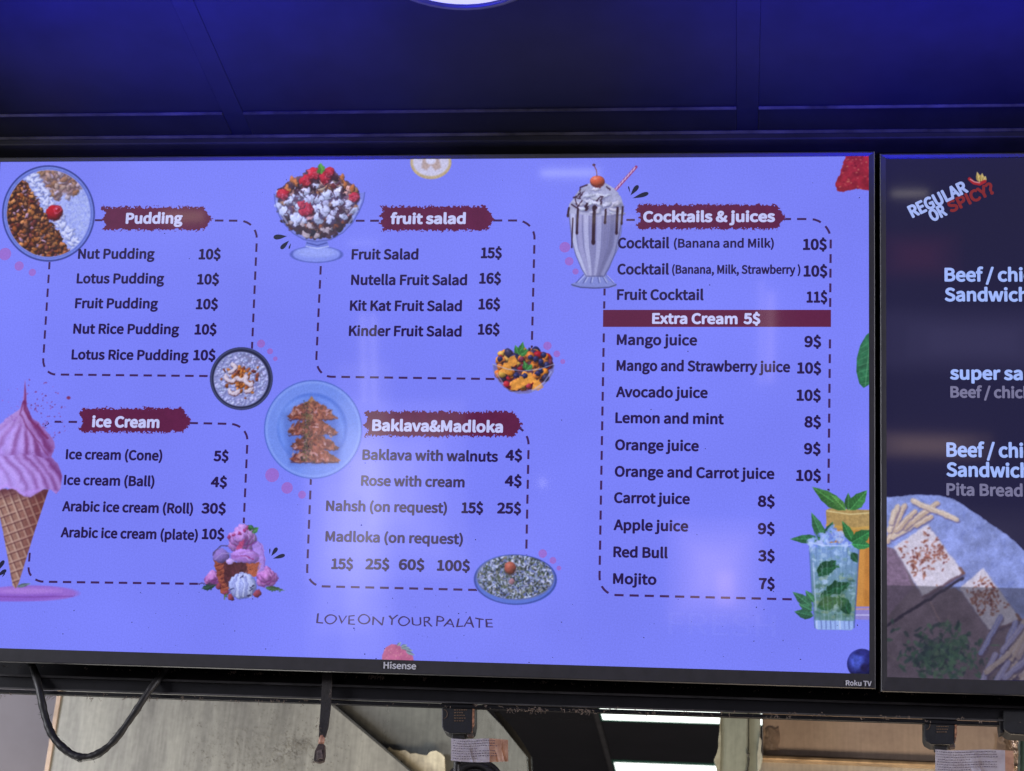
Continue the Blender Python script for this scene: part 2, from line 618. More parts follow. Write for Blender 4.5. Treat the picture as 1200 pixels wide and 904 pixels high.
for trio in ((((336.6, 277), (320.5, 278.5), 5.5), ((339, 282), (329, 292), 4.6), ((341, 285), (338.6, 292), 1.6)),
             (((738.6, 229.6), (748, 217.5), 4.8), ((741, 232.8), (760, 226.5), 4.8), ((738.4, 226.5), (736.4, 218.5), 1.4)),
             (((317.8, 652), (325, 642), 4.2), ((319.7, 655), (334, 650.5), 4.2), ((316, 650), (316.4, 643), 1.3)),
             (((-6, 672), (5, 657), 4.5), ((-4, 676), (7.5, 668), 4.2), ((2, 677), (6, 672), 1.3))):
    flat('leaf_mark', [petal(*p) for p in trio], (32, 34, 62), lay=0.0003)

# the bar across the juice list
flat('heading_bar', [[scr(706.8, 363.4), scr(973.8, 363.4), scr(973.8, 383.4), scr(706.6, 383.4)]], (92, 29, 66), lay=0.00035)

# ------------------------------------------------------------------ lettering
FONT = None
try:
    fp = os.path.join(bpy.utils.system_resource('DATAFILES'), 'fonts', 'Noto Sans CJK Regular.woff2')
    if os.path.exists(fp):
        FONT = bpy.data.fonts.load(fp)
except Exception:
    FONT = None
_jobs = []


def _fobj(s, font):
    c = bpy.data.curves.new('lettering', 'FONT')
    c.body = s
    if font:
        c.font = font
    c.resolution_u = 4
    if not font:
        c.space_word = 0.45
    o = bpy.data.objects.new('lettering', c)
    C.objects.link(o)
    return o


def write(name, s, x0, y0, x1, cap, rgb, bold=0.3, which=1, y1=None, vis=None, lay=0.0009, shear=0.0, mat=None, parent=None, own_font=True, label=None, capref='H', squeeze=1.0):
    """text from picture point (x0, y0) (baseline start) to x1 (end of the visible letters); cap = capital height in picture points"""
    f = FONT if own_font else None
    _jobs.append(dict(name=name, o=_fobj(s, f), cap_o=_fobj(capref, f), vis_o=_fobj(s[:vis], f) if vis else None, p=(x0, y0, x1, y1), cap=cap, rgb=rgb,
                      bold=bold, which=which, lay=lay, shear=shear, mat=mat, parent=parent, label=label))


def run_jobs():
    bpy.context.view_layer.update()
    dg = bpy.context.evaluated_depsgraph_get()

    def verts(o):
        me = bpy.data.meshes.new_from_object(o.evaluated_get(dg), depsgraph=dg)
        co = np.empty(len(me.vertices) * 3)
        me.vertices.foreach_get('co', co)
        return me, co.reshape(-1, 3)
    kill = []
    for j in _jobs:
        me, co = verts(j['o'])
        _, cc = verts(j['cap_o'])
        caph = cc[:, 1].max() - min(0, cc[:, 1].min())
        if j['vis_o']:
            _, cv_ = verts(j['vis_o'])
            lo, hi = cv_[:, 0].min(), cv_[:, 0].max()
        else:
            lo, hi = co[:, 0].min(), co[:, 0].max()
        x0, y0, x1, y1 = j['p']
        a = np.array(scr(x0, y0, j['which']))
        if y1 is None:
            b = np.array(scr(x1, y0, j['which']))
            b[1] = a[1]
        else:
            b = np.array(scr(x1, y1, j['which']))
        ax = (b - a) / np.linalg.norm(b - a)
        ay = np.array([-ax[1], ax[0]])
        c0 = np.array(scr(x0, y0 - j['cap'], j['which']))
        ys = np.linalg.norm(c0 - a) / caph
        e = j['bold'] * 0.00104
        xs = (np.linalg.norm(b - a) - 2 * e) / (hi - lo)
        X = (co[:, 0] - lo) * xs + e + co[:, 1] * ys * j['shear']
        Y = co[:, 1] * ys
        if j['name'] == 'motto':                       # uneven hand lettering
            Y = Y * (1 + .13 * np.sin(co[:, 0] * 2.9)) + ys * .035 * np.sin(co[:, 0] * 4.3 + 1)
            X = X + xs * .10 * np.sin(co[:, 0] * 1.7) * co[:, 1] + xs * .02 * np.sin(co[:, 1] * 9 + co[:, 0] * 3)
        faces = [tuple(p.vertices) for p in me.polygons]
        n = len(co)
        if e <= 0:
            offs = [(0, 0)]
        elif j['bold'] < 0.5:
            offs = [(-e, 0), (e, 0), (0, e * 0.7), (0, -e * 0.7)]
        else:
            offs = [(0, 0)] + [(e * math.cos(k * math.pi / 5), e * math.sin(k * math.pi / 5)) for k in range(10)]
        V, F = [], []
        for k, (ox, oy) in enumerate(offs):
            P = a + np.outer(X + ox, ax) + np.outer(Y + oy, ay)
            V.append(np.column_stack([P[:, 0], np.full(n, -j['lay'] - 0.00002 * k), P[:, 1]]))
            F += [tuple(i + k * n for i in f) for f in faces]
        me2 = bpy.data.meshes.new(j['name'])
        me2.from_pydata(np.vstack(V).tolist(), [], F)
        par = j['parent'] or (scr1 if j['which'] == 1 else scr2)
        link(j['name'], me2, j['mat'] or lit(j['rgb']), par, label=j['label'])
        for k in ('o', 'cap_o', 'vis_o'):
            if j[k]:
                kill.append(j[k])
    for o in kill:
        c = o.data
        bpy.data.objects.remove(o)
        bpy.data.curves.remove(c)


CAP = 11.2
LINES = [  # words, x0, baseline, x1
    ('Nut Pudding', 91.5, 303.3, 181.3), ('10$', 232.8, 303.9, 258.7), ('Lotus Pudding', 89.9, 332.1, 192.5), ('10$', 231, 333.2, 256.8),
    ('Fruit Pudding', 88, 361.2, 185.3), ('10$', 229.6, 362.3, 255.5), ('Nut Rice Pudding', 85.9, 391, 210.1), ('10$', 228, 391.9, 253.9),
    ('Lotus Rice Pudding', 83.9, 421.2, 221.2), ('10$', 226.5, 422, 252.7),
    ('Ice cream (Cone)', 77.2, 538, 190.4), ('5$', 250.3, 540.2, 268), ('Ice cream (Ball)', 75, 568.1, 181.2), ('4$', 247, 570.6, 266.2),
    ('Arabic ice cream (Roll)', 72.9, 598.9, 226.5), ('30$', 236, 601.4, 264.8), ('Arabic ice cream (plate)', 71.2, 629.4, 232.2), ('10$', 236.5, 631.5, 263),
    ('Fruit Salad', 412, 304.1, 490.3), ('15$', 563.5, 302.5, 588.2), ('Nutella Fruit Salad', 411.4, 333.9, 547.4), ('16$', 561.5, 332.3, 587.2),
    ('Kit Kat Fruit Salad', 410, 364.1, 541.3), ('16$', 560.6, 362.5, 586.2), ('Kinder Fruit Salad', 408.8, 393.6, 541), ('16$', 560, 392, 585.6),
    ('Baklava with walnuts', 424.6, 538.7, 583.7), ('4$', 592.2, 539.5, 612), ('Rose with cream', 423, 569, 544.6), ('4$', 591.4, 569.5, 611.5),
    ('Nahsh (on request)', 382, 598.5, 524), ('15$', 540.7, 601, 566.3), ('25$', 582.5, 601.4, 610.8), ('Madloka (on request)', 381.3, 634.3, 542.6),
    ('15$', 388.2, 666.5, 413.8), ('25$', 428.1, 666.8, 456.3), ('60$', 467.2, 667.4, 497.4), ('100$', 512, 668.4, 550.8),
    ('Cocktail', 724, 291, 784.4), ('10$', 940.8, 292.8, 969), ('Cocktail', 723.4, 321.6, 784), ('10$', 941.5, 324, 969.6),
    ('Fruit Cocktail', 723, 351.4, 824.6), ('11$', 945, 354.5, 969.6), ('Mango juice', 722.7, 404.2, 817), ('9$', 942.5, 406.6, 962.4),
    ('Mango and Strawberry juice', 722.4, 434.4, 926), ('10$', 934, 437.5, 962.4), ('Avocado juice', 721.7, 465.3, 829.4), ('10$', 933.3, 469.4, 962),
    ('Lemon and mint', 721, 495.6, 848.4), ('8$', 942.5, 500.6, 962.2), ('Orange juice', 720.7, 527.3, 819), ('9$', 942, 532, 961.8),
    ('Orange and Carrot juice', 720.3, 558.4, 907.6), ('10$', 932.8, 563.3, 962.2), ('Carrot juice', 719.5, 589.2, 808.5), ('8$', 887.9, 593.5, 908),
    ('Apple juice', 719, 621, 806.6), ('9$', 887.9, 625.6, 908), ('Red Bull', 718.7, 652.7, 782.6), ('3$', 888.3, 657.4, 908),
    ('Mojito', 718.3, 684, 769.4), ('7$', 889, 690, 908)]
for s, x0, y, x1 in LINES:
    price = s.endswith('$')
    write('price' if price else 'menu_line', s, x0, y, x1, (10.9 if price else 10.8) * (1 + (x0 - 100) / 10000), INK, bold=0.8 if price else 0.68, capref='1' if price else 'H')
write('menu_line', '(Banana and Milk)', 789.6, 290.4, 906.9, 9.8, INK, bold=0.5)
write('menu_line', '(Banana, Milk, Strawberry )', 787.5, 320.9, 938, 9.5, INK, bold=0.5)
HEAD = (192, 196, 248)
for s, x0, y, x1, cap in (('Pudding', 147.5, 262, 214.1, 11.3), ('ice Cream', 108, 500.2, 187, 11.6), ('fruit salad', 457.6, 262.4, 545.8, 11.3),
                          ('Baklava&Madloka', 436.2, 504.7, 589.5, 12), ('Cocktails & juices', 753.6, 260.2, 908.2, 11.4)):
    write('heading', s, x0, y, x1, cap, HEAD, bold=0.9, lay=0.0011)
write('heading', 'Extra Cream', 764.2, 379.2, 864.3, 11.3, HEAD, bold=0.75, lay=0.0009)
write('heading', '5$', 871.2, 379.4, 891, 11.3, HEAD, bold=0.85, lay=0.0009, capref='1')
write('motto', 'LOVE ON YOUR PALATE', 370.4, 731, 577.5, 11, (58, 42, 96), bold=0.0, y1=736, own_font=False, lay=0.0006, shear=0.06)
write('ghost_lettering', 'FRESH', 783, 743, 909, 25, (124, 131, 248), bold=0.4, lay=0.00025)
# the dark menu
W2 = (158, 182, 250)
G2 = (118, 116, 150)
write('menu_line', 'REGULAR', 1068.9, 255.5, 1135, 13.5, (160, 178, 240), bold=0.95, which=2, y1=224.5)
write('menu_line', 'OR', 1092.3, 260.2, 1110.4, 13, (160, 178, 240), bold=0.95, which=2, y1=251.5)
write('menu_line', 'SPICY?', 1113.9, 249.5, 1167, 12.5, (128, 42, 46), bold=0.95, which=2, y1=225.5)
write('menu_line', 'Beef / chicken', 1106.8, 329.6, 1198.5, 14.6, W2, bold=0.85, which=2, vis=10)
write('menu_line', 'Sandwich', 1107, 352.8, 1205, 14.4, W2, bold=0.85, which=2)
write('menu_line', 'super sandwich', 1113.2, 444.4, 1198.5, 14, W2, bold=0.85, which=2, vis=8)
write('menu_line', 'Beef / chicken', 1113.6, 465.7, 1198.5, 12.2, G2, bold=0.7, which=2, vis=11)
write('menu_line', 'Beef / chicken', 1109, 534.9, 1199, 15.4, W2, bold=0.85, which=2, vis=10)
write('menu_line', 'Sandwich', 1109, 558, 1207, 15, W2, bold=0.85, which=2)
write('menu_line', 'Pita Bread', 1109, 580.2, 1198.3, 13, G2, bold=0.7, which=2)
write('logo', 'Hisense', 450, 783.4, 488.4, 7.3, None, bold=0.45, mat=M_WHITE_PRINT, parent=bez1, lay=0.0040, label='white maker name')
write('logo', 'Roku TV', 990.9, 803.2, 1021.2, 5.6, None, bold=0.3, mat=M_WHITE_PRINT, parent=bez1, lay=0.0040, label='white system name')
run_jobs()


# ------------------------------------------------------------------ pictures shown on the screens (flat, painted point by point)
class Paint:
    def __init__(s, x0, y0, x1, y1, res=1.7, bgc=BG, seed=1):
        s.x0, s.y0, s.res = x0, y0, res
        s.W, s.H = int((x1 - x0) * res) + 1, int((y1 - y0) * res) + 1
        s.X, s.Y = np.meshgrid(x0 + np.arange(s.W) / res, y0 + np.arange(s.H) / res)
        s.rgb = np.empty((s.H, s.W, 3))
        s.rgb[:] = bgc
        s.a = np.zeros((s.H, s.W))
        s.r = random.Random(seed)
        s.g = np.random.default_rng(seed)
        s.clip = None

    def win(s, xa, ya, xb, yb):
        i0, i1 = max(0, int((ya - s.y0) * s.res) - 1), min(s.H, int((yb - s.y0) * s.res) + 3)
        j0, j1 = max(0, int((xa - s.x0) * s.res) - 1), min(s.W, int((xb - s.x0) * s.res) + 3)
        return (slice(i0, i1), slice(j0, j1)) if i1 > i0 and j1 > j0 else None

    def put(s, w, m, c, op=1.0):
        m = m * op
        if s.clip is not None:
            m = m * s.clip[w]
        m3 = m[..., None]
        c = np.asarray(c, float)
        s.rgb[w] = s.rgb[w] * (1 - m3) + c * m3
        s.a[w] = s.a[w] + m * (1 - s.a[w])

    def emask(s, w, cx, cy, rx, ry, rot=0, soft=0.8):
        X, Y = s.X[w] - cx, s.Y[w] - cy
        ca, sa = math.cos(rot), math.sin(rot)
        U, V = (X * ca + Y * sa) / rx, (-X * sa + Y * ca) / ry
        d = np.sqrt(U * U + V * V)
        return np.clip((1 - d) * min(rx, ry) / soft + 0.5, 0, 1), U, V, d

    def ell(s, cx, cy, rx, ry, c, rot=0, soft=0.8, shade=0.0, op=1.0, hl=0.0):
        R = max(rx, ry) + 2
        w = s.win(cx - R, cy - R, cx + R, cy + R)
        if not w:
            return
        m, U, V, d = s.emask(w, cx, cy, rx, ry, rot, soft)
        col = np.empty(m.shape + (3,))
        col[:] = c
        if shade or hl:
            ca, sa = math.cos(rot), math.sin(rot)
            gx, gy = U * ca - V * sa, U * sa + V * ca
            k = -(gx * 0.45 + gy * 0.65)
            nz = np.sqrt(np.clip(1 - d * d, 0, 1))
            f = 1 + shade * (k * 0.7 + nz * 0.5 - 0.45)
            col *= np.clip(f, 0.2, 1.9)[..., None]
            if hl:
                h = np.exp(-((gx + 0.3) ** 2 + (gy + 0.4) ** 2) / 0.05) * hl
                col += h[..., None] * (np.array([235, 235, 255]) - col)
        s.put(w, m, col, op)

    def ring(s, cx, cy, rx, ry, wd, c, op=1.0, soft=0.8):
        w = s.win(cx - rx - 3, cy - ry - 3, cx + rx + 3, cy + ry + 3)
        if not w:
            return
        _, U, V, d = s.emask(w, cx, cy, rx, ry)
        m = np.clip((wd / 2 - np.abs(d - 1) * min(rx, ry)) / soft + 0.5, 0, 1)
        s.put(w, m, c, op)

    def poly(s, pts, c, soft=0.9, op=1.0, tex=0.0, tscale=3.0):
        xs, ys = [p[0] for p in pts], [p[1] for p in pts]
        w = s.win(min(xs) - 2, min(ys) - 2, max(xs) + 2, max(ys) + 2)
        if not w:
            return
        X, Y = s.X[w], s.Y[w]
        ins = np.zeros(X.shape, bool)
        dist = np.full(X.shape, 1e9)
        for (ax, ay), (bx, by) in zip(pts, pts[1:] + pts[:1]):
            cond = (ay > Y) != (by > Y)
            with np.errstate(divide='ignore', invalid='ignore'):
                xi = (bx - ax) * (Y - ay) / (by - ay + 1e-12) + ax
            ins ^= cond & (X < xi)
            L = (bx - ax) ** 2 + (by - ay) ** 2 + 1e-12
            t = np.clip(((X - ax) * (bx - ax) + (Y - ay) * (by - ay)) / L, 0, 1)
            dist = np.minimum(dist, np.hypot(X - ax - t * (bx - ax), Y - ay - t * (by - ay)))
        sd = np.where(ins, dist, -dist)
        m = np.clip(sd / soft + 0.5, 0, 1)
        col = np.empty(m.shape + (3,))
        col[:] = c
        if tex:
            col *= (1 + tex * (s.noise(w, tscale) - 0.5) * 2)[..., None]
        s.put(w, m, col, op)

    def line(s, pts, wd, c, op=1.0, soft=0.8, taper=False):
        xs, ys = [p[0] for p in pts], [p[1] for p in pts]
        w = s.win(min(xs) - wd - 2, min(ys) - wd - 2, max(xs) + wd + 2, max(ys) + wd + 2)
        if not w:
            return
        X, Y = s.X[w], s.Y[w]
        m = np.zeros(X.shape)
        n = len(pts) - 1
        for i, ((ax, ay), (bx, by)) in enumerate(zip(pts, pts[1:])):
            L = (bx - ax) ** 2 + (by - ay) ** 2 + 1e-12
            t = np.clip(((X - ax) * (bx - ax) + (Y - ay) * (by - ay)) / L, 0, 1)
            d = np.hypot(X - ax - t * (bx - ax), Y - ay - t * (by - ay))
            hw = wd / 2 * ((1 - (i + t) / n * 0.85) if taper else 1)
            m = np.maximum(m, np.clip((hw - d) / soft + 0.5, 0, 1))
        s.put(w, m, c, op)

    def noise(s, w, scale, octs=3):
        X, Y = s.X[w] / scale, s.Y[w] / scale
        out = np.zeros(X.shape)
        amp, tot = 1.0, 0.0
        for o in range(octs):
            T = np.random.default_rng(77 + o).random((64, 64))
            xi, yi = np.floor(X).astype(int), np.floor(Y).astype(int)
            fx, fy = X - xi, Y - yi
            fx, fy = fx * fx * (3 - 2 * fx), fy * fy * (3 - 2 * fy)
            g = lambda a, b: T[b % 64, a % 64]
            out += amp * ((g(xi, yi) * (1 - fx) + g(xi + 1, yi) * fx) * (1 - fy) + (g(xi, yi + 1) * (1 - fx) + g(xi + 1, yi + 1) * fx) * fy)
            tot += amp
            amp *= 0.55
            X, Y = X * 2.1 + 5, Y * 2.1 + 9
        return out / tot

    def grain(s, amt, scale=1.6):
        w = (slice(0, s.H), slice(0, s.W))
        s.rgb *= np.where(s.a[..., None] > 0.3, (1 + amt * (s.noise(w, scale) - 0.5) * 2)[..., None], 1)

    def leaf(s, x0, y0, x1, y1, wd, c, vein=None):
        L = math.hypot(x1 - x0, y1 - y0)
        dx, dy = (x1 - x0) / L, (y1 - y0) / L
        a, b = [], []
        for k in range(9):
            t = k / 8
            q = wd / 2 * math.sin(math.pi * t ** 0.8) * (1 + 0.12 * (k % 2))
            a.append((x0 + dx * L * t - dy * q, y0 + dy * L * t + dx * q))
            b.append((x0 + dx * L * t + dy * q, y0 + dy * L * t - dx * q))
        s.poly(a + b[::-1], c, tex=0.3, tscale=2.5)
        s.poly(b + [(x1, y1), (x0, y0)], [x * 0.72 for x in c], op=0.6)
        v = vein or [min(255, x * 1.5 + 15) for x in c]
        s.line([(x0, y0), (x1, y1)], 0.7, v, op=0.7)
        for k in range(2, 8):
            t = k / 8
            mx, my = x0 + dx * L * t, y0 + dy * L * t
            q = wd * 0.38 * math.sin(math.pi * t ** 0.8)
            for sg in (-1, 1):
                s.line([(mx, my), (mx + dx * q * 0.6 - sg * dy * q, my + dy * q * 0.6 + sg * dx * q)], 0.5, v, op=0.35)

    def warp(s, amt, scale, zone=None):
        w = (slice(0, s.H), slice(0, s.W))
        if zone:
            amt = amt * np.clip((1 - s.emask(w, *zone)[3]) * 5, 0, 1)
        dx = np.zeros(s.X.shape)
        dy = np.zeros(s.X.shape)
        for sc_, k in ((scale, 1.0), (scale * .38, .55)):
            dx += (s.noise(w, sc_) - 0.5) * 3.2 * amt * k
            X = s.X
            s.X = X + 311.7
            dy += (s.noise(w, sc_) - 0.5) * 3.2 * amt * k
            s.X = X
        fi = np.clip(np.arange(s.H)[:, None] + dy * s.res, 0, s.H - 1.001)
        fj = np.clip(np.arange(s.W)[None, :] + dx * s.res, 0, s.W - 1.001)
        i0, j0 = fi.astype(int), fj.astype(int)
        u, v = fi - i0, fj - j0
        for nm in ('rgb', 'a'):
            A = getattr(s, nm)
            uu, vv = (u[..., None], v[..., None]) if A.ndim == 3 else (u, v)
            setattr(s, nm, (A[i0, j0] * (1 - vv) + A[i0, j0 + 1] * vv) * (1 - uu) + (A[i0 + 1, j0] * (1 - vv) + A[i0 + 1, j0 + 1] * vv) * uu)

    def soften(s):
        for nm in ('rgb', 'a'):
            A = getattr(s, nm)
            for ax in (0, 1):
                A = A * .5 + (np.roll(A, 1, ax) + np.roll(A, -1, ax)) * .25
            setattr(s, nm, A)

    def build(s, name, which=1, lay=0.0005, label=None, grain=.035):
        if grain:
            s.grain(grain, 1.2)
            s.soften()
        d = np.stack([(s.X - 600) / FPX, (s.Y - 452) / FPX], -1)
        R, U, B = np.array(AX_R), np.array(AX_U), np.array(AX_B)
        D = d[..., 0:1] * R - d[..., 1:2] * U - B
        ty, tz = np.array(TV_Y), np.array(TV_Z)
        t = float((TV_C - CAM).dot(TV_Y)) / (D @ ty)
        P = D * t[..., None] - np.array(TV_C - CAM)
        u, v = P[..., 0], P @ tz
        if which == 2:
            u, v = u - C2[0], v - C2[1]
        ok = (s.a > 0.03) & (np.abs(u) < SW / 2 + 0.003) & (np.abs(v) < SH / 2 + 0.003)
        q = ok[:-1, :-1] & ok[1:, :-1] & ok[:-1, 1:] & ok[1:, 1:]
        idx = np.arange(s.H * s.W).reshape(s.H, s.W)
        F = np.stack([idx[1:, :-1][q], idx[1:, 1:][q], idx[:-1, 1:][q], idx[:-1, :-1][q]], -1)
        used, inv = np.unique(F, return_inverse=True)
        F = inv.reshape(-1, 4)
        V = np.column_stack([u.ravel()[used], np.full(len(used), -lay), v.ravel()[used]])
        me = bpy.data.meshes.new(name)
        me.vertices.add(len(V))
        me.vertices.foreach_set('co', V.ravel())
        me.loops.add(F.size)
        me.loops.foreach_set('vertex_index', F.ravel().astype(np.int32))
        me.polygons.add(len(F))
        me.polygons.foreach_set('loop_start', np.arange(0, F.size, 4, dtype=np.int32))
        me.update(calc_edges=True)
        ca = me.color_attributes.new('paint', 'FLOAT_COLOR', 'POINT')
        col = np.ones((len(used), 4))
        col[:, :3] = lin_np(s.rgb.reshape(-1, 3)[used])
        ca.data.foreach_set('color', col.ravel())
        return link(name, me, M_PICT, scr1 if which == 1 else scr2, label=label)


def jit(r, c, k=14):
    d = r.uniform(-k, k)
    return tuple(max(0, min(255, x + d + r.uniform(-4, 4))) for x in c)


# --- ragged brush banners behind the headings
for i, (x0, y0, x1, y1) in enumerate(((116.5, 240.7, 248, 272), (90, 476.3, 223, 509), (442, 240, 579, 272.6), (424.6, 480.5, 611, 514), (743, 237.6, 919.5, 270.8))):
    p = Paint(x0 - 8, y0 - 5, x1 + 8, y1 + 5, 2.2, seed=i)
    w = (slice(0, p.H), slice(0, p.W))
    T = np.random.default_rng(50 + i)
    cx, cy, hx, hy = (x0 + x1) / 2, (y0 + y1) / 2, (x1 - x0) / 2, (y1 - y0) / 2
    f_ = np.abs((p.Y - cy - 1) / hy)
    right = p.X > cx
    ex = np.where(right, 15 * f_ ** 1.2 - 3, 6 * np.abs(np.sin(f_ * 4 + i)))
    dx = hx - 1.0 - ex * 0.8 - np.abs(p.X - cx)
    dy = hy - 1.6 - np.abs(p.Y - cy)
    n1 = p.noise(w, 1.5, 2) - 0.5
    n2 = p.noise(w, 7, 2) - 0.5
    sd = np.minimum(dx, dy) + n1 * 7.0 + n2 * 2.0 - 0.4
    m = np.clip(sd / 0.8 + 0.5, 0, 1)
    col = np.empty(m.shape + (3,))
    col[:] = (92, 30, 70)
    col *= (1 + 0.12 * (p.noise(w, 9) - 0.5))[..., None]
    p.put(w, m, col)
    p.build('heading_banner', lay=0.00045, grain=0)

# --- round bowl of nut pudding
p = Paint(0, 190, 116, 312, 1.9, seed=3)
p.ell(57, 250.5, 54.3, 56.3, (92, 106, 205))
p.ring(57, 250.5, 53.6, 55.6, 1.6, (50, 58, 138))
p.ring(57, 250.5, 51.5, 53.5, 1.4, (120, 140, 230), op=0.7)
p.ell(57, 250.5, 49.5, 51.5, (140, 152, 236))
w = (slice(0, p.H), slice(0, p.W))
inner = p.emask(w, 57, 250.5, 48.5, 50.5, 0)[0]
lx, ly = 78 - 31, 288 - 214
LL = math.hypot(lx, ly)
side = ((p.X - 31) * ly - (p.Y - 214) * lx) / LL       # positive to the right of the nuts
p.clip = inner * np.clip(side + 0.5 + 3 * (p.noise(w, 4) - 0.5), 0, 1)
p.put(w, np.ones(p.X.shape), np.stack([160 + 22 * (p.noise(w, 1.6) - 0.5) * 2, 172 + 22 * (p.noise(w, 1.6) - 0.5) * 2, np.full(p.X.shape, 242.)], -1))
for k in range(420):
    x, y = p.r.uniform(55, 108), p.r.uniform(222, 295)
    p.ell(x, y, p.r.uniform(.7, 1.6), .6, p.r.choice([(185, 195, 252), (125, 138, 220), (140, 152, 232)]), rot=p.r.uniform(0, 3), op=.7)
p.ell(70, 210, 26, 17, (150, 122, 132), rot=.3, soft=5)
for k in range(120):                                        # flaked almonds
    x, y = p.r.uniform(45, 96), p.r.uniform(200, 236)
    if y > 236 - abs(x - 72) * 0.5:
        continue
    p.ell(x + .6, y + .8, 4.2, 2.6, (96, 70, 84), rot=p.r.uniform(0, 3), op=.6)
    p.ell(x, y, p.r.uniform(3, 5), p.r.uniform(1.8, 3), jit(p.r, p.r.choice([(176, 160, 190), (160, 132, 138), (150, 112, 96)])), rot=p.r.uniform(0, 3), shade=.5)
p.clip = inner * np.clip(side + 0.5, 0, 1)
for k in range(15):                                        # piped cream along the middle
    t = k / 14
    x, y = 36 + (88 - 36) * t, 204 + (286 - 204) * t
    for q in range(7):
        a = p.r.uniform(0, 6.28)
        p.ell(x + 4.5 * math.cos(a), y + 4 * math.sin(a), 4.6, 2.1, (112, 124, 204), rot=a + .6, op=.8)
        p.ell(x + 4.5 * math.cos(a) - .5, y + 4 * math.sin(a) - .8, 4.2, 1.7, (196, 202, 248), rot=a + .6, shade=.3)
p.clip = inner * np.clip(0.5 - side + 9 * (p.noise(w, 3.5) - 0.5), 0, 1)
p.put(w, np.ones(p.X.shape), (62, 30, 32))
for k in range(900):
    x, y = p.r.uniform(6, 82), p.r.uniform(205, 302)
    a = p.r.uniform(0, 3.14)
    rx = p.r.uniform(1.6, 4.0)
    ry = rx * p.r.uniform(.45, .8)
    p.ell(x + .7, y + .9, rx + .4, ry + .4, (48, 22, 26), rot=a, op=.75)
    p.ell(x, y, rx, ry, jit(p.r, p.r.choice([(166, 104, 62), (140, 80, 44), (184, 124, 76), (112, 62, 44), (150, 92, 58), (104, 50, 50), (150, 120, 150)]), 18), rot=a, shade=.8)
p.clip = None
p.ell(64.5, 250.5, 10.2, 9.2, (60, 20, 44), op=.5)
p.ell(64, 249, 9.8, 8.8, (150, 14, 34), shade=.8)
p.ring(67, 246.5, 4, 4, .9, (205, 90, 120), op=.8)
p.ell(66, 245, 1.6, 1.2, (230, 170, 210), op=.8)
p.warp(1.0, 4, (57, 250.5, 48, 50))
p.grain(.06, 2)
p.build('pudding_picture', label='picture of a round glass bowl of nut pudding')

# --- dark bowl of rice pudding with cashews
p = Paint(243, 402, 324, 486, 1.9, seed=5)
p.ell(283, 444, 36.8, 36.8, (38, 40, 72))
p.ring(283, 444, 35.3, 35.3, 1.2, (96, 106, 160), op=.6)
p.ell(282.5, 444.5, 32, 32, (140, 145, 205))
w = (slice(0, p.H), slice(0, p.W))
p.clip = p.emask(w, 282.5, 444.8, 31.2, 31.2)[0]
p.ell(300, 430, 22, 18, (98, 84, 110), op=.4, soft=14)
for k in range(520):
    x, y = p.r.uniform(251, 315), p.r.uniform(412, 477)
    a = p.r.uniform(0, 3.14)
    p.ell(x + .5, y + .6, 2.2, 1.5, (104, 108, 178), rot=a, op=.6)
    p.ell(x, y, p.r.uniform(1.4, 2.4), p.r.uniform(.9, 1.6), jit(p.r, (178, 184, 240), 16), rot=a, shade=.4)
for k in range(110):
    a, q = p.r.uniform(0, 6.28), abs(p.r.gauss(0, 9))
    x, y = 282 + q * math.cos(a), 444 + q * math.sin(a) * 1.05
    p.ell(x, y, p.r.uniform(1.5, 3.5), p.r.uniform(1, 2.2), jit(p.r, p.r.choice([(168, 96, 50), (140, 74, 44), (196, 120, 60), (110, 56, 50)])), rot=p.r.uniform(0, 3), shade=.7)
for x, y, a in ((270, 431, .3), (283, 441, 1.3), (270, 442, 2.0), (274, 457, 1.8), (289, 454, .2), (293, 446, 2.6)):
    pts = [(x + 5.5 * math.cos(a + t), y + 4.6 * math.sin(a + t)) for t in [q * .35 for q in range(-4, 5)]]
    p.line([(q[0] + .5, q[1] + .9) for q in pts], 5.0, (96, 56, 60), op=.7)
    p.line(pts, 4.2, (196, 182, 208))
    p.line([(q[0] - .4, q[1] - .7) for q in pts], 1.4, (226, 218, 240), op=.7)
p.clip = None
p.warp(.9, 4, (282.5, 444.5, 31, 31))
p.grain(.05, 2)
p.build('rice_pudding_picture', label='picture of a dark bowl of rice pudding with cashews')

# --- sundae glass of fruit salad
p = Paint(317, 188, 433, 313, 1.9, seed=7)
p.ell(371, 299, 30, 9.5, (128, 142, 238))
p.ring(371, 298.5, 29.5, 9.3, 1.2, (72, 84, 178), op=.8)
p.ell(371, 296, 24, 6, (150, 164, 246), soft=3, op=.8)
p.poly([(360, 280), (383, 280), (386, 290), (357, 290)], (112, 126, 220))
p.line([(360, 285), (372, 288), (383, 285)], 1.6, (70, 80, 170))
p.line([(359, 289), (372, 291.5), (385, 289)], 1.2, (190, 200, 255), op=.8)
bowl = [(321.5, 228), (323, 240), (327, 252), (334, 264), (344, 274), (356, 281), (371, 283.5), (388, 281), (402, 273), (413, 262), (421, 248), (426, 236), (427.5, 226)]
p.poly(bowl, (116, 126, 226))
p.line(bowl, 1.2, (74, 82, 174), op=.8)
body = [(325, 222), (326, 240), (331, 254), (339, 266), (352, 276), (371, 280), (388, 277), (404, 266), (413, 252), (420, 236), (421, 224), (400, 214), (345, 214)]
p.poly(body, (58, 36, 46), tex=.4, tscale=5)
heap = [(325, 228), (330, 220), (342, 211), (354, 205), (362, 199), (388, 199), (396, 205), (406, 212), (417, 219), (422, 228)]
p.poly(heap + [(410, 250), (371, 262), (335, 250)], (88, 62, 84), tex=.6, tscale=4)
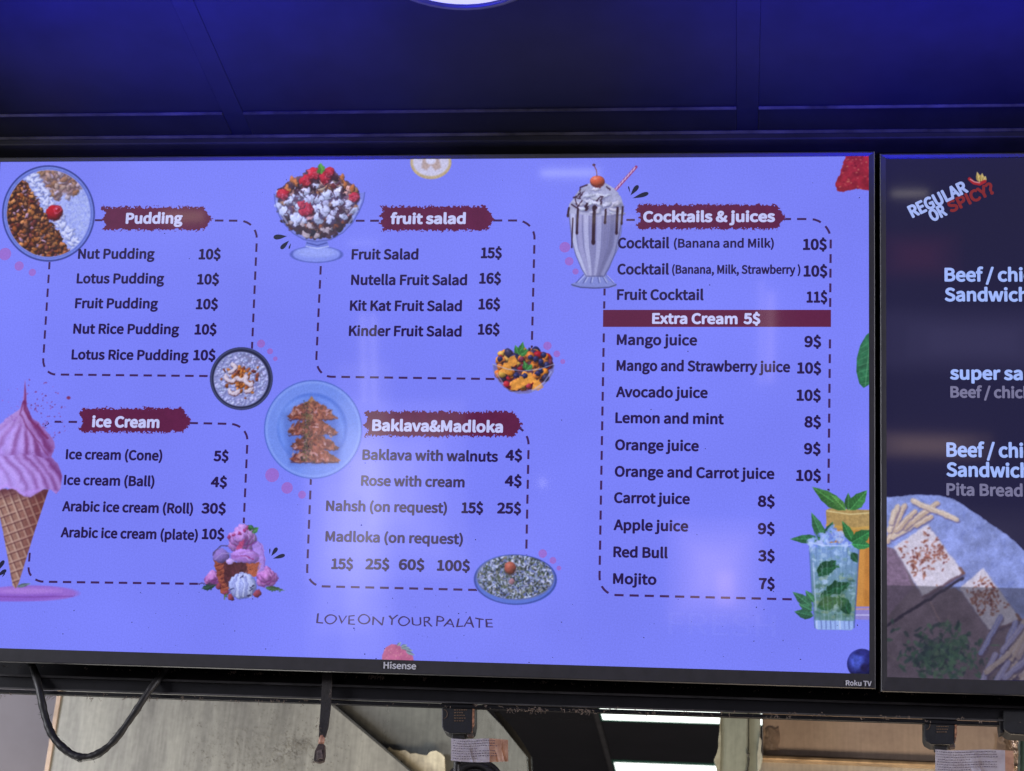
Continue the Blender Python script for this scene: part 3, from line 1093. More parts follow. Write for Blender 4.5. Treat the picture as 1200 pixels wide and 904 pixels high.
for k in range(90):
    x, y = p.r.uniform(328, 418), p.r.uniform(255, 279)
    if abs(x - 371) > 46 - (y - 255) * 1.1:
        continue
    p.ell(x, y, p.r.uniform(1.5, 5), p.r.uniform(1.2, 3), jit(p.r, p.r.choice([(50, 30, 38), (74, 40, 44), (130, 72, 52), (44, 36, 48), (46, 28, 36)])), rot=p.r.uniform(0, 3), shade=.5)
for k in range(170):
    x = p.r.uniform(327, 417)
    top = 199 + abs(x - 373) ** 1.5 * 0.075
    y = p.r.uniform(top + 3, 258 - abs(x - 371) * .2)
    c = p.r.choice([(186, 190, 240), (196, 200, 248), (60, 34, 56), (54, 30, 46), (104, 58, 66), (160, 112, 90), (84, 78, 104), (200, 150, 160), (150, 130, 130)])
    p.ell(x + .6, y + 1.2, 3, 2, (52, 40, 80), op=.6)
    p.ell(x, y, p.r.uniform(2.2, 6), p.r.uniform(1.5, 3.6), jit(p.r, c), rot=p.r.uniform(-.8, .8), shade=.6)
for x, y, r in ((356, 228, 9), (367, 233, 9), (384, 229, 8), (396, 236, 7), (376, 243, 10), (351, 244, 7), (334, 246, 8), (349, 254, 9), (345, 261, 5), (362, 234, 7), (375, 232, 6), (378, 248, 8), (372, 256, 7), (388, 258, 5.5), (402, 254, 6), (408, 238, 6.5), (340, 235, 6), (390, 228, 5), (414, 247, 5), (356, 258, 5)):
    p.ell(x + .6, y + 1.4, r, r * .8, (70, 60, 110), op=.6)
    for q in range(4):
        p.ell(x + p.r.uniform(-.5, .5) * r, y + p.r.uniform(-.4, .4) * r, r * .62, r * .5, jit(p.r, (190, 196, 244), 10), rot=p.r.uniform(-1, 1), shade=.55)
for k in range(26):                                         # chocolate drizzle
    x, y = p.r.uniform(333, 412), p.r.uniform(214, 246)
    p.line([(x, y), (x + p.r.uniform(-6, 6), y + 4), (x + p.r.uniform(-3, 3), y + 9)], 1.5, (54, 26, 46), op=.85)
for x, y in ((343, 211), (347, 214), (404, 216), (401, 209), (413, 221), (338, 222)):
    p.ell(x, y, 2.6, 5.4, (172, 104, 66), rot=p.r.uniform(-.6, .6), shade=.7)
for x, y, r in ((331.5, 228, 6.8), (359, 212.5, 7.5), (368, 204.5, 8), (382, 208.5, 7.5), (387, 202, 6), (359, 246.5, 8.6), (415.5, 231.5, 6.2), (353, 240, 4.5)):
    p.ell(x + .6, y + 1.2, r, r, (64, 20, 50), op=.6)
    p.ell(x, y, r, r * .97, (166, 28, 52), shade=.9)
    for q in range(26):
        a, d = p.r.uniform(0, 6.28), r * math.sqrt(p.r.random()) * .85
        p.ell(x + d * math.cos(a), y + d * math.sin(a), 1, 1, jit(p.r, p.r.choice([(196, 60, 84), (128, 12, 34), (206, 100, 130)])), op=.6)
p.leaf(377, 204, 376, 191.5, 9, (74, 134, 52))
for k in range(14):
    x, y = p.r.uniform(337, 405), p.r.uniform(262, 279)
    if abs(x - 371) < 40 - (y - 260) * 1.1:
        p.ell(x, y, p.r.uniform(2, 5), p.r.uniform(1.5, 3), (176, 160, 176), rot=p.r.uniform(-1, 1), shade=.4)
p.warp(1.7, 4.5, (371, 237, 50, 46))
p.grain(.06, 2)
p.line(bowl, 1.2, (82, 92, 184), op=.7)
p.poly(bowl, (150, 165, 250), op=.12)
for q in ((324, 236, 337, 262), (423, 235, 409, 262)):
    p.line([(q[0], q[1]), ((q[0] + q[2]) / 2 - (2 if q[0] < 370 else -2), (q[1] + q[3]) / 2), (q[2], q[3])], 2.2, (178, 190, 255), op=.55)
p.build('sundae_picture', label='picture of a glass of fruit salad with raspberries and cream')

# --- bowl of cut fruit
p = Paint(573, 398, 655, 466, 2.0, seed=9)
fb = [(577.5, 427), (579, 437), (585, 448), (595, 457), (607, 461.5), (620, 461), (633, 455), (643, 446), (648.5, 436), (649.5, 427)]
p.poly(fb, (112, 108, 180), tex=.1)
p.poly([(582, 428), (587, 445), (598, 455), (613, 459), (628, 455), (640, 445), (645, 428), (634, 416), (613, 411), (592, 416)], (92, 56, 76), tex=.4)
cols = [(222, 138, 54), (196, 108, 44), (160, 30, 48), (36, 38, 84), (40, 36, 72), (204, 160, 80), (214, 128, 60), (150, 40, 60), (120, 60, 90)]
for k in range(120):
    x, y = p.r.uniform(582, 645), p.r.uniform(411, 456)
    if ((x - 613) / 32) ** 2 + ((y - 428) / 29) ** 2 > 1 or (y < 427 and abs(x - 613) > 20 + (y - 408) * .9):
        continue
    r = p.r.uniform(3.2, 6.2)
    p.ell(x + .5, y + 1, r, r * .8, (46, 22, 40), op=.6)
    p.ell(x, y, r, r * p.r.uniform(.6, .95), jit(p.r, p.r.choice(cols)), rot=p.r.uniform(0, 3), shade=.8, hl=.25)
for x, y in ((593, 432), (600, 424), (612, 447), (629, 452), (604, 452), (620, 444)):
    p.poly([(x - 6, y + 5), (x - 3, y - 6), (x + 3, y - 7), (x + 8, y + 2), (x + 2, y + 6)], (216, 146, 66), tex=.25)
for x, y in ((628, 421), (634, 424), (637, 416), (622, 419), (615, 441), (586, 421), (630, 438), (605, 440), (641, 428)):
    p.ell(x, y, 3.4, 3.3, (40, 42, 92), shade=.9, hl=.3)
for x0, y0, x1, y1 in ((608, 416, 604, 405), (609, 416, 613, 401), (609, 417, 619, 410), (617, 434, 614, 423), (617, 434, 624, 427)):
    p.leaf(x0, y0, x1, y1, 6.5, (54, 112, 58))
p.warp(.8, 4, (613, 432, 34, 30))
p.grain(.05, 2)
p.line(fb, 1.1, (120, 124, 196), op=.8)
p.line([(577.5, 427), (595, 433), (613, 435), (632, 433), (649.5, 427)], 1.1, (184, 192, 246), op=.6)
p.line([(646, 436), (637, 449), (624, 458)], 1.8, (176, 184, 246), op=.5)
p.line([(582, 438), (590, 450)], 1.6, (180, 190, 250), op=.45)
p.build('fruit_bowl_picture', label='picture of a glass bowl of cut fruit with mint')

# --- plate of baklava
p = Paint(306, 441, 429, 565, 1.7, seed=11)
p.ell(367, 503.5, 57.3, 57.8, (112, 140, 234))
p.ring(367, 503.5, 56.8, 57.2, 1.2, (70, 92, 190), op=.9)
p.ring(367, 503.5, 54.5, 55, 2.4, (138, 165, 248), op=.6, soft=2)
p.ell(366, 502, 41, 41, (84, 116, 216), soft=3)
p.ell(365, 503, 38.5, 38.5, (108, 140, 236), soft=4)
p.ell(349, 490, 22, 20, (128, 158, 246), soft=14, op=.6)
p.poly([(331, 486), (352, 473), (365, 466), (383, 476), (394, 490), (398, 508), (400, 524), (396, 543), (340, 545), (334, 510)], (62, 84, 170), op=.45, soft=7)
rows = ((472, 492, 336, 396), (492, 510, 337, 397), (510, 527, 340, 398.5), (526, 542, 339, 399.5))
p.poly([(353, 478), (365, 464.5), (378, 478)], (150, 108, 82), tex=.3)
for k, (ya, yb, xa, xb) in enumerate(rows):
    xm = 359
    p.poly([(xa, yb - 4), (xa + 12, ya + 5), (xm - 2, ya), (xm + 1, yb - 1), (xm - 6, yb + 1), (xa + 6, yb)], (124, 72, 66), tex=.5, tscale=3)
    p.poly([(xm - 1, ya), (xm + 10, ya - 2), (xb - 14, ya + 4), (xb, yb - 2), (xb - 8, yb + 1), (xm, yb)], (138, 84, 74), tex=.5, tscale=3)
    for q in range(80):
        x = p.r.uniform(xa + 4, xb - 4)
        y = p.r.uniform(ya + 2, yb)
        if y < ya + abs(x - xm) * .38:
            continue
        p.ell(x, y, p.r.uniform(1.2, 4), p.r.uniform(.6, 1.3), jit(p.r, p.r.choice([(164, 100, 80), (108, 54, 52), (178, 130, 128), (136, 76, 58), (84, 44, 50), (190, 150, 168)])), rot=p.r.uniform(-1, 1) - .6 * (1 if x < xm else -1), op=.85)
    p.line([(xa + 2, yb), (xm, yb + 1), (xb - 3, yb)], 1.3, (70, 40, 62), op=.8)
    for q in range(60):
        x, y = p.r.gauss(359.5, 3.2), p.r.uniform(ya - 2, yb)
        p.ell(x, y, p.r.uniform(.5, 1.2), .6, p.r.choice([(58, 48, 40), (96, 86, 56), (128, 110, 80), (40, 36, 46)]), rot=p.r.uniform(0, 3))
p.warp(1.4, 4.5, (367, 506, 40, 43))
p.build('baklava_picture', label='picture of baklava stacked on a pale blue plate')

# --- oval plate of madloka
p = Paint(551, 645, 658, 712, 1.9, seed=13)
p.ell(604, 679.5, 48.3, 29.6, (86, 112, 210), rot=.05)
p.ring(604, 679.5, 47.5, 28.8, 1.4, (58, 74, 160))
p.ell(604, 677, 46, 26.4, (96, 108, 170), rot=.03)
w = (slice(0, p.H), slice(0, p.W))
p.clip = p.emask(w, 604, 676.5, 44.5, 25.6)[0]
for k in range(1300):
    a, q = p.r.uniform(0, 6.28), math.sqrt(p.r.random())
    x, y = 604 + 45 * q * math.cos(a), 677 + 26 * q * math.sin(a)
    p.ell(x, y, p.r.uniform(1.2, 2.4), p.r.uniform(.6, 1.1), jit(p.r, p.r.choice([(188, 196, 236), (160, 170, 214), (58, 66, 66), (76, 88, 74), (44, 50, 60), (130, 140, 180), (108, 112, 100)]), 12), rot=p.r.uniform(0, 3))
p.clip = None
p.ell(598.6, 667.5, 7.2, 7.6, (60, 44, 60), op=.5)
p.ell(598, 665.5, 6.6, 7.2, (150, 80, 70), shade=.8, hl=.2)
p.ell(600, 682, 3, 3.4, (150, 112, 130), shade=.5)
p.warp(.8, 4, (604, 677, 43, 25))
p.build('madloka_picture', label='picture of an oval plate of crumbled madloka')

# --- milkshake glass
p = Paint(661, 188, 786, 342, 1.9, seed=15)
p.line([(722, 222), (745.5, 196)], 3.4, (150, 60, 110))
for k in range(7):
    t = k / 7
    p.line([(722 + 23.5 * t, 222 - 26 * t), (723.8 + 23.5 * t, 222.2 - 26 * t - 3.2)], 1.4, (206, 190, 245))
p.poly([(686, 322), (709, 322), (714, 329), (722.5, 333), (722, 336.5), (698, 338.5), (671, 336.5), (669.5, 333), (680, 329)], (126, 136, 212))
for x in (684, 689, 694, 700, 705, 710):
    p.line([(x, 322), (x + (x - 697) * .7, 332)], 1.1, (76, 82, 150), op=.8)
    p.line([(x + 1.6, 323), (x + 1.6 + (x - 697) * .6, 331)], .9, (206, 214, 255), op=.7)
p.line([(670, 334), (680, 337), (697, 338), (714, 337), (722, 334)], 1.4, (60, 62, 112), op=.85)
gl = [(666.5, 247), (668, 262), (670, 281), (675, 300), (682, 316), (687, 324), (708, 324), (714, 314), (721, 296), (725.5, 276), (729, 256), (731, 246)]
p.poly(gl, (136, 136, 190))
for k in range(8):
    t = (k + .5) / 8
    xa, xb = 667.5 + 62 * t, 686.5 + 22 * t
    c = [(178, 182, 228), (150, 150, 204), (170, 172, 220), (128, 128, 182), (158, 160, 210), (120, 120, 172), (108, 108, 158), (136, 138, 190)][k]
    mid = ((xa * .62 + xb * .38) + (t - .5) * 7, 290)
    p.line([(xa, 248), ((xa + mid[0]) / 2 + (t - .5) * 3, 270), mid, (xb, 322)], 5.6, c, soft=2.2)
    p.line([(xa + 3.6, 252), ((xa + mid[0]) / 2 + 3.4 + (t - .5) * 3, 271), (mid[0] + 3, 291), (xb + 1.4, 322)], 1.0, (92, 94, 150), op=.6)
p.line(gl, 1.1, (70, 72, 130), op=.7)
cream = [(666, 250), (667, 240), (674, 230), (680, 222), (688, 216), (698, 214), (710, 215), (720, 221), (728, 232), (731.5, 244), (729, 251), (700, 254)]
p.poly(cream, (164, 166, 208), tex=.15, tscale=4)
for k in range(46):
    x, y = p.r.uniform(670, 728), p.r.uniform(218, 250)
    if y < 218 + abs(x - 699) * .7:
        continue
    a = p.r.uniform(-.6, .4)
    p.ell(x + .5, y + 1.3, 7, 2.2, (106, 106, 158), rot=a, op=.55)
    p.ell(x, y, p.r.uniform(4, 8), p.r.uniform(1.4, 2.4), jit(p.r, (192, 194, 228), 12), rot=a, shade=.4)
for pts in ([(676, 240), (674, 232), (681, 227), (680, 220), (688, 217)], [(670, 240), (676, 244), (682, 236)], [(700, 236), (706, 230), (704, 240)], [(711, 219), (716, 222)], [(685, 243), (688, 246), (690, 243)],
            [(672, 232), (680, 232), (684, 226)]):
    p.line(pts, 1.8, (52, 26, 52), op=.9)
for x, y0, y1, wd in ((666, 244, 253, 2.4), (676.6, 245, 273, 2.6), (695.8, 243, 284, 3.8), (709.5, 246, 261, 2.4), (723, 244, 273, 2.8), (729, 243, 262, 2.2), (670.6, 256, 290, 1.5), (687, 240, 245, 3)):
    p.line([(x + .8, y0), (x, (y0 + y1) / 2), (x - .5, y1)], wd, (48, 24, 46))
    p.ell(x - .5, y1, wd * .62, wd * .9, (46, 22, 44))
p.ell(700.2, 213.5, 8.6, 6.2, (100, 40, 46))
p.ell(700, 212, 8.4, 5.8, (190, 82, 56), shade=.6, hl=.35)
p.line([(699.6, 207), (699, 200), (696, 194)], 1.2, (112, 44, 70))
p.ell(696, 193.6, 1.9, 1.4, (80, 40, 66))
p.warp(1.5, 5, (700, 233, 30, 17))
p.build('milkshake_picture', label='picture of a milkshake glass with cherry and straw')

# --- large soft-serve cone
p = Paint(-46, 440, 100, 712, 1.5, seed=17)
p.ell(36, 695.5, 56, 9.2, (146, 104, 206), soft=1.5)
p.ell(10, 698, 60, 7, (136, 92, 200), soft=2)
p.ell(30, 693, 40, 3.5, (176, 132, 226), soft=3, op=.7)
p.line([(-20, 699), (30, 700), (86, 699)], 1.4, (112, 60, 150), op=.6)
p.leaf(20, 688, 36, 684, 4, (84, 100, 110))
cone = [(-7, 574), (57, 574), (40, 625), (22, 684), (18.5, 690), (15, 686), (4, 625)]
p.poly(cone, (150, 112, 104), tex=.15)
w = (slice(0, p.H), slice(0, p.W))
dk = np.clip((p.X - (22 + (p.Y - 574) * -.02)) / 26, 0, 1)
p.clip = np.zeros(p.X.shape)
mk = Paint(-46, 440, 100, 712, 1.5)
mk.poly(cone, (0, 0, 0))
p.clip = mk.a
p.put(w, dk * .85, (98, 48, 52))
for k in range(-6, 16):
    x0 = -40 + k * 9.5
    p.line([(x0, 570), (x0 + 52, 700)], 2.4, (188, 160, 150), op=.75)
    p.line([(x0 + 1.9, 570), (x0 + 53.9, 700)], 1.4, (92, 56, 62), op=.7)
    y0 = 545 + k * 11.5
    p.line([(-20, y0 + 22), (70, y0 - 10)], 2.2, (182, 150, 142), op=.7)
    p.line([(-20, y0 + 24), (70, y0 - 8)], 1.3, (88, 52, 60), op=.7)
p.put(w, dk * .5, (104, 54, 52))
p.put(w, np.clip(1 - (p.Y - 574) / 14, 0, 1) * .8, (84, 40, 58))
p.clip = None
low = [(-46, 540), (-30, 533), (0, 530), (38, 528), (58, 534), (69, 546), (73, 558), (71, 573), (66, 579), (60, 574), (52, 573), (44, 578), (36, 583), (28, 582), (18, 575), (8, 572), (-4, 577), (-14, 584), (-30, 580), (-46, 578)]
p.poly(low, (178, 152, 242), tex=.08, tscale=8, soft=1.6)
mk = Paint(-46, 440, 100, 712, 1.5)
mk.poly(low, (0, 0, 0))
p.clip = mk.a
dk2 = np.clip((p.X - 6) / 66, 0, 1)
p.put(w, dk2 ** 1.6 * .7, (112, 56, 126))
for x0, x1, wd, o_ in ((-30, -6, 5, .3), (-14, 14, 4, .35), (0, 30, 6, .5), (14, 44, 5, .6), (24, 56, 8, .7), (36, 66, 6, .75), (46, 76, 7, .8)):
    p.line([(x0, 528), (x0 + (x1 - x0) * .35, 541), (x0 + (x1 - x0) * .8, 556), (x1, 570), (x1 + 1, 584)], wd, (104, 42, 108), op=o_, soft=6, taper=True)
    p.line([(x0 - 6, 529), (x0 - 5 + (x1 - x0) * .35, 543), (x0 - 5 + (x1 - x0) * .8, 559), (x1 - 6, 572)], wd * .8, (190, 160, 246), op=.55, soft=4)
p.put(w, np.clip((534 - p.Y) / 5, 0, 1) * .5, (110, 60, 140))
p.line([(-20, 580), (8, 570), (28, 579), (44, 575), (66, 577)], 3.5, (186, 148, 246), op=.7, soft=3)
p.clip = None
up = [(29.5, 446), (31, 462), (31.5, 476), (36, 486), (46, 496), (57, 508), (63, 517), (64, 526), (60, 536), (52, 538), (40, 534), (20, 533), (-10, 536), (-46, 536), (-40, 516), (-10, 503), (10, 490), (24, 479), (27.5, 468)]
p.poly(up, (176, 148, 240), tex=.08, tscale=8, soft=1.4)
mk = Paint(-46, 440, 100, 712, 1.5)
mk.poly(up, (0, 0, 0))
p.clip = mk.a
p.put(w, np.clip((p.X - 14) / 50, 0, 1) * .6, (116, 58, 122))
for x1, y1, wd, o_ in ((-34, 534, 5, .3), (-8, 536, 5, .35), (14, 536, 6, .45), (32, 537, 6, .6), (46, 537, 7, .7), (58, 528, 6, .75)):
    p.line([(29, 474), (30 + (x1 - 30) * .22, 489), (30 + (x1 - 30) * .62, 508), (x1, y1)], wd, (104, 38, 98), op=o_, soft=4.5)
    p.line([(28, 476), (26 + (x1 - 30) * .22, 491), (25 + (x1 - 30) * .62, 511), (x1 - 7, y1)], wd * .7, (192, 164, 246), op=.5, soft=4)
p.put(w, np.clip((p.Y - 526) / 10, 0, 1) * .35, (120, 70, 150))
p.line([(29.5, 446), (30, 462), (29, 480), (34, 490), (44, 500), (56, 514)], 2.8, (112, 40, 96), op=.8)
p.line([(28, 470), (24, 484), (30, 500), (44, 516), (56, 534)], 1.8, (110, 42, 100), op=.6)
p.clip = None
for k in range(70):
    a = p.r.uniform(-1.5, .75)
    d = p.r.uniform(14, 52)
    p.ell(30 + d * math.cos(a), 490 + d * math.sin(a) * .9, p.r.uniform(.5, 1.3), p.r.uniform(.4, 1), p.r.choice([(120, 50, 110), (140, 80, 160), (104, 40, 90)]), rot=p.r.uniform(0, 3), op=.85)
for k in range(24):
    p.ell(p.r.uniform(-4, 28), p.r.uniform(455, 500), .7, .6, (140, 90, 190), op=.8)
p.ell(80.5, 466.5, 2.4, 2, (122, 48, 92))
p.warp(1.2, 10, (18, 530, 62, 55))
p.build('cone_picture', label='picture of a tall pink soft-serve cone')

# --- ice cream cones with roses
p = Paint(231, 612, 338, 710, 2.0, seed=19)


def rose(cx, cy, r, n=5, base=(178, 116, 198)):
    for k in range(n * 4):
        t = 1 - k / (n * 4)
        a = k * 2.4
        d = r * .55 * t
        x, y = cx + d * math.cos(a), cy + d * math.sin(a)
        rr = r * (.34 + .22 * t)
        p.ell(x + .4, y + 1, rr, rr * .8, (120, 54, 126), rot=a, op=.7)
        p.ell(x, y, rr * .93, rr * .75, jit(p.r, base, 18), rot=a, shade=.6)
        p.ell(x - .4, y - rr * .35, rr * .7, rr * .18, (212, 168, 232), rot=a, op=.4)


rose(249, 678, 10)
rose(312, 676, 13)
p.leaf(253, 686, 236, 690, 7, (42, 66, 62))
p.leaf(312, 689, 333, 691.5, 5, (58, 84, 62))
p.line([(233, 684.5), (250, 685)], 1.2, (70, 50, 90))
p.poly([(303, 634), (309, 640), (311, 655), (310, 668), (300, 672), (296, 640)], (160, 128, 222), tex=.15)
p.line([(304, 636), (309, 648), (310, 665)], 1, (110, 70, 160), op=.7)
p.poly([(250, 656), (262, 652), (280, 662), (273, 676), (264, 698), (259, 694)], (142, 74, 62), tex=.3)
for k in range(8):
    p.line([(252 + k * 1.6, 658 + k * 5), (260 + k * 1.8, 655 + k * 5.2)], 1.1, (84, 38, 46), op=.8)
    p.line([(252 + k * 1.6, 660 + k * 5), (260 + k * 1.8, 657 + k * 5.2)], .8, (190, 118, 92), op=.6)
p.poly([(262, 660), (304, 660), (300, 672), (292, 680), (268, 690), (262, 680)], (84, 46, 56), tex=.3)
p.poly([(288, 661), (304, 659), (300, 676), (292, 676)], (150, 78, 58), tex=.3)
for k in range(7):
    p.line([(287 + k * 2.4, 674), (292 + k * 2.2, 661)], .9, (200, 120, 96), op=.6)
p.ell(259, 652, 10, 8, (128, 106, 184), shade=.6)
p.line([(250, 650), (258, 641), (270, 640)], 1.6, (70, 60, 104), op=.8)
p.line([(252, 655), (262, 648), (272, 650)], 1.4, (160, 140, 214), op=.8)
rose(283, 631, 17, 6, (176, 134, 216))
for x, y in ((269, 630), (274, 627), (281, 625), (287, 622), (291, 619)):
    p.ell(x, y, 2, 2.4, (150, 58, 122), shade=.5)
p.poly([(278, 640), (286, 632), (285, 642), (276, 648)], (168, 70, 120), tex=.2)
p.ell(287, 652, 16.5, 9, (170, 128, 222), rot=.1, shade=.5)
for k in range(12):
    x, y = p.r.uniform(274, 300), p.r.uniform(645, 659)
    p.ell(x, y, p.r.uniform(4, 8), 1, p.r.choice([(206, 170, 244), (132, 76, 160), (150, 96, 186)]), rot=p.r.uniform(-.2, .5), op=.6)
p.line([(282, 651), (291, 653), (297, 655)], 1.2, (140, 50, 110), op=.8)
p.ell(270, 658, 5.5, 3.4, (186, 160, 240), shade=.4)
p.leaf(297, 622, 291, 616, 5, (42, 84, 56))
p.leaf(297, 625, 303, 618, 7, (62, 110, 66))
p.line([(299, 624), (300, 634)], .8, (60, 80, 80))
for x, y, r in ((256.5, 687.5, 3.6), (301.5, 696, 4.4), (265, 695, 3), (271, 700, 4)):
    p.ell(x, y, r, r, (132, 62, 84), shade=.7)
p.ell(284, 687, 16.6, 15.8, (92, 100, 176))
p.ell(283.7, 686.5, 16, 15.2, (166, 178, 242), shade=.5)
for k in range(13):
    x = 270 + k * 2.3
    a = (x - 283) / 16
    p.line([(283 + a * 6, 673), (283 + a * 15, 684), (283 + a * 12, 700)], p.r.uniform(.6, 1.5), p.r.choice([(92, 96, 160), (204, 212, 255), (120, 126, 196)]), op=.7)
for x, y in ((284, 676), (295, 691), (292, 698), (271, 690), (296, 687)):
    p.line([(x - 1.6, y + 1), (x + 1.6, y - 1)], 1.6, (34, 30, 70), op=.85)
p.leaf(266, 696, 263, 702, 3, (70, 90, 60))
p.warp(1.2, 5)
p.grain(.05, 2)
p.build('ice_cream_picture', label='picture of ice cream scoops in cones among roses')

# --- cropped fruit at the edges of the menu
p = Paint(478, 176, 532, 214, 1.9, seed=21)
p.ell(505, 191, 24, 19.5, (176, 160, 150))
p.ell(505, 190, 22, 17.4, (200, 198, 232), soft=3)
p.ring(505, 190, 22.5, 18, 2, (190, 166, 110), op=.7, soft=2)
p.poly([(496, 184), (514, 184), (517, 197), (510, 200), (505, 194), (500, 200), (494, 197)], (168, 140, 130), op=.7, soft=2.5)
p.ell(505, 188, 6, 5, (206, 206, 242), soft=2)
p.grain(.1)
p.build('fruit_slice_picture', label='picture of a pale fruit slice')
p = Paint(974, 174, 1024, 232, 1.9, seed=22)
p.poly([(1024, 174), (994, 176), (989, 190), (984, 205), (979, 216), (981, 224), (990, 225), (1003, 222), (1024, 224)], (146, 36, 52), tex=.25, tscale=6)
for k in range(60):
    x, y = p.r.uniform(980, 1022), p.r.uniform(180, 222)
    if x > 994 - (y - 176) * .33:
        p.ell(x, y, 1.1, .8, p.r.choice([(186, 88, 92), (104, 18, 36), (196, 120, 100)]), op=.7)
p.warp(.8,5)
p.build('strawberry_picture', label='picture of a strawberry cut off by the frame')
p = Paint(996, 385, 1024, 460, 1.9, seed=23)
p.poly([(1024, 386), (1015, 393), (1008, 405), (1004, 420), (1003.5, 436), (1007, 450), (1012, 455), (1017, 452), (1024, 446)], (44, 104, 72), tex=.3, tscale=5)
for k in range(7):
    p.line([(1021, 400 + k * 8), (1006 + abs(k - 3), 408 + k * 7)], 1, (86, 150, 112), op=.5)
p.line([(1020, 394), (1014, 452)], 1.2, (96, 160, 120), op=.6)
p.build('leaf_picture', label='picture of a green leaf cut off by the frame')
p = Paint(990, 755, 1024, 800, 1.9, seed=24)
p.ell(1010, 778, 17.5, 17.5, (38, 40, 112), shade=.8)
p.ell(1004, 775, 8, 10, (74, 92, 206), soft=6, op=.85)
p.ell(1013, 783, 5, 5, (32, 28, 76), soft=3)
p.ell(1006, 766, 5, 3, (30, 30, 90), soft=3, op=.7)
p.grain(.25, 3)
p.build('blueberry_picture', label='picture of a blueberry cut off by the frame')
p = Paint(444, 748, 492, 780, 1.9, seed=25)
p.poly([(447, 780), (448, 768), (452, 759), (459, 755), (467, 756), (476, 762), (484, 769), (486, 780)], (178, 96, 140), tex=.12, tscale=5)
for k in range(30):
    p.ell(p.r.uniform(449, 484), p.r.uniform(760, 776), .8, .8, (206, 140, 160), op=.6)
for q in ((466, 757, 470, 753), (470, 758, 477, 756), (474, 761, 484, 763), (476, 764, 486, 768), (470, 760, 480, 759)):
    p.leaf(*q, 3.4, (104, 120, 134))
p.build('strawberry_picture', label='picture of a faint strawberry cut off by the lower frame')

# --- mojito and orange juice
p = Paint(924, 566, 1024, 745, 1.8, seed=27)
p.poly([(968, 600), (1024, 600), (1024, 712), (1004, 712), (972, 705)], (186, 124, 58), tex=.08, tscale=8)
p.poly([(1002, 640), (1014, 640), (1012, 712), (1002, 712)], (206, 146, 74), op=.7, soft=3)
p.poly([(968, 598), (972, 596), (1024, 598), (1024, 622), (969, 621)], (170, 142, 92), tex=.15)
p.line([(969, 599), (996, 603), (1024, 601)], 1.4, (214, 198, 150), op=.9)
p.line([(969, 616), (1000, 620), (1024, 618)], 3, (206, 160, 76), op=.7, soft=2)
p.poly([(1000, 711), (1024, 711), (1024, 727), (1000, 726)], (140, 130, 206))
p.line([(1002, 714), (1024, 714)], 1.4, (206, 150, 110), op=.8)
p.line([(1002, 721), (1024, 721)], 1.4, (206, 206, 250), op=.8)
p.leaf(990, 598, 952, 571, 15, (64, 118, 62))
p.leaf(991, 598, 974, 580, 9, (78, 132, 70))
p.leaf(994, 598, 994, 578, 8, (52, 100, 58))
p.leaf(996, 598, 1016, 575, 15, (58, 120, 66))
p.leaf(966, 636, 951, 601, 12, (58, 112, 78))
p.leaf(962, 632, 926, 632, 10, (50, 104, 72))
p.leaf(968, 630, 976, 612, 9, (48, 96, 70))
glass = [(948, 636), (1007, 637), (1005, 664), (1003, 700), (1001, 735), (998, 738.5), (958, 738), (954.5, 735), (951, 690)]
p.poly(glass, (120, 152, 214))
mk = Paint(924, 566, 1024, 745, 1.8)
mk.poly(glass, (0, 0, 0))
p.clip = mk.a
w = (slice(0, p.H), slice(0, p.W))
tt = np.clip((p.Y - 640) / 90, 0, 1)
p.put(w, np.ones(p.X.shape) * np.clip(tt * 1.3, 0, 1) * .8, (92, 132, 118))
for k in range(170):
    x, y = p.r.uniform(950, 1006), p.r.uniform(640, 732)
    p.ell(x, y, p.r.uniform(1.2, 4.5), p.r.uniform(1, 3), jit(p.r, p.r.choice([(170, 198, 244), (98, 136, 184), (136, 170, 208), (112, 150, 150), (190, 214, 250)]), 12), rot=p.r.uniform(0, 3), op=.55 - .3 * (y - 640) / 92)
for k in range(60):
    x, y = p.r.uniform(957, 1000), p.r.uniform(672, 728)
    p.ell(x, y, p.r.uniform(2, 5), p.r.uniform(1, 2.4), jit(p.r, p.r.choice([(122, 146, 110), (70, 112, 96), (140, 164, 140), (60, 96, 84)])), rot=p.r.uniform(-.4, .4), op=.5)
for q in ((958, 674, 980, 658, 15), (962, 668, 984, 664, 9), (968, 694, 996, 684, 15), (958, 712, 984, 702, 15), (996, 720, 983, 698, 13), (962, 700, 976, 694, 9), (998, 648, 1006, 660, 9)):
    p.leaf(*q[:4], q[4], (34, 80, 54))
p.ell(974, 706, 16, 9, (116, 140, 90), op=.4, soft=6)
p.poly([(954, 727), (1002, 728), (1001, 739), (956, 738)], (150, 178, 240))
for k in range(9):
    x = 957 + k * 5.4
    p.line([(x, 728), (x + .4, 737)], 1.4, p.r.choice([(84, 100, 170), (206, 220, 255), (110, 130, 200)]), op=.7)
for k in range(10):
    t = k / 9
    xa, xb = 950 + 55 * t, 956 + 45 * t
    p.line([(xa, 642), (xb, 728)], 1.1, p.r.choice([(190, 212, 250), (70, 96, 130)]), op=.3)
p.clip = None
p.warp(1.4, 5, (977, 682, 25, 46))
p.clip = None
p.line([(948, 636), (951, 690), (955, 736)], 1.3, (84, 104, 180), op=.8)
p.line([(1007, 637), (1004, 690), (1001, 736)], 1.3, (70, 92, 160), op=.8)
p.line([(953, 660), (956, 715)], 2, (190, 206, 252), op=.5)
for k in range(90):
    x = p.r.uniform(949, 1000)
    y = p.r.uniform(618 + abs(x - 975) * .6, 640)
    p.ell(x, y, p.r.uniform(2, 6.5), p.r.uniform(1, 2.6), jit(p.r, p.r.choice([(134, 162, 246), (150, 176, 250), (106, 130, 224), (176, 196, 252)]), 8), rot=p.r.uniform(0, 3), op=.7)
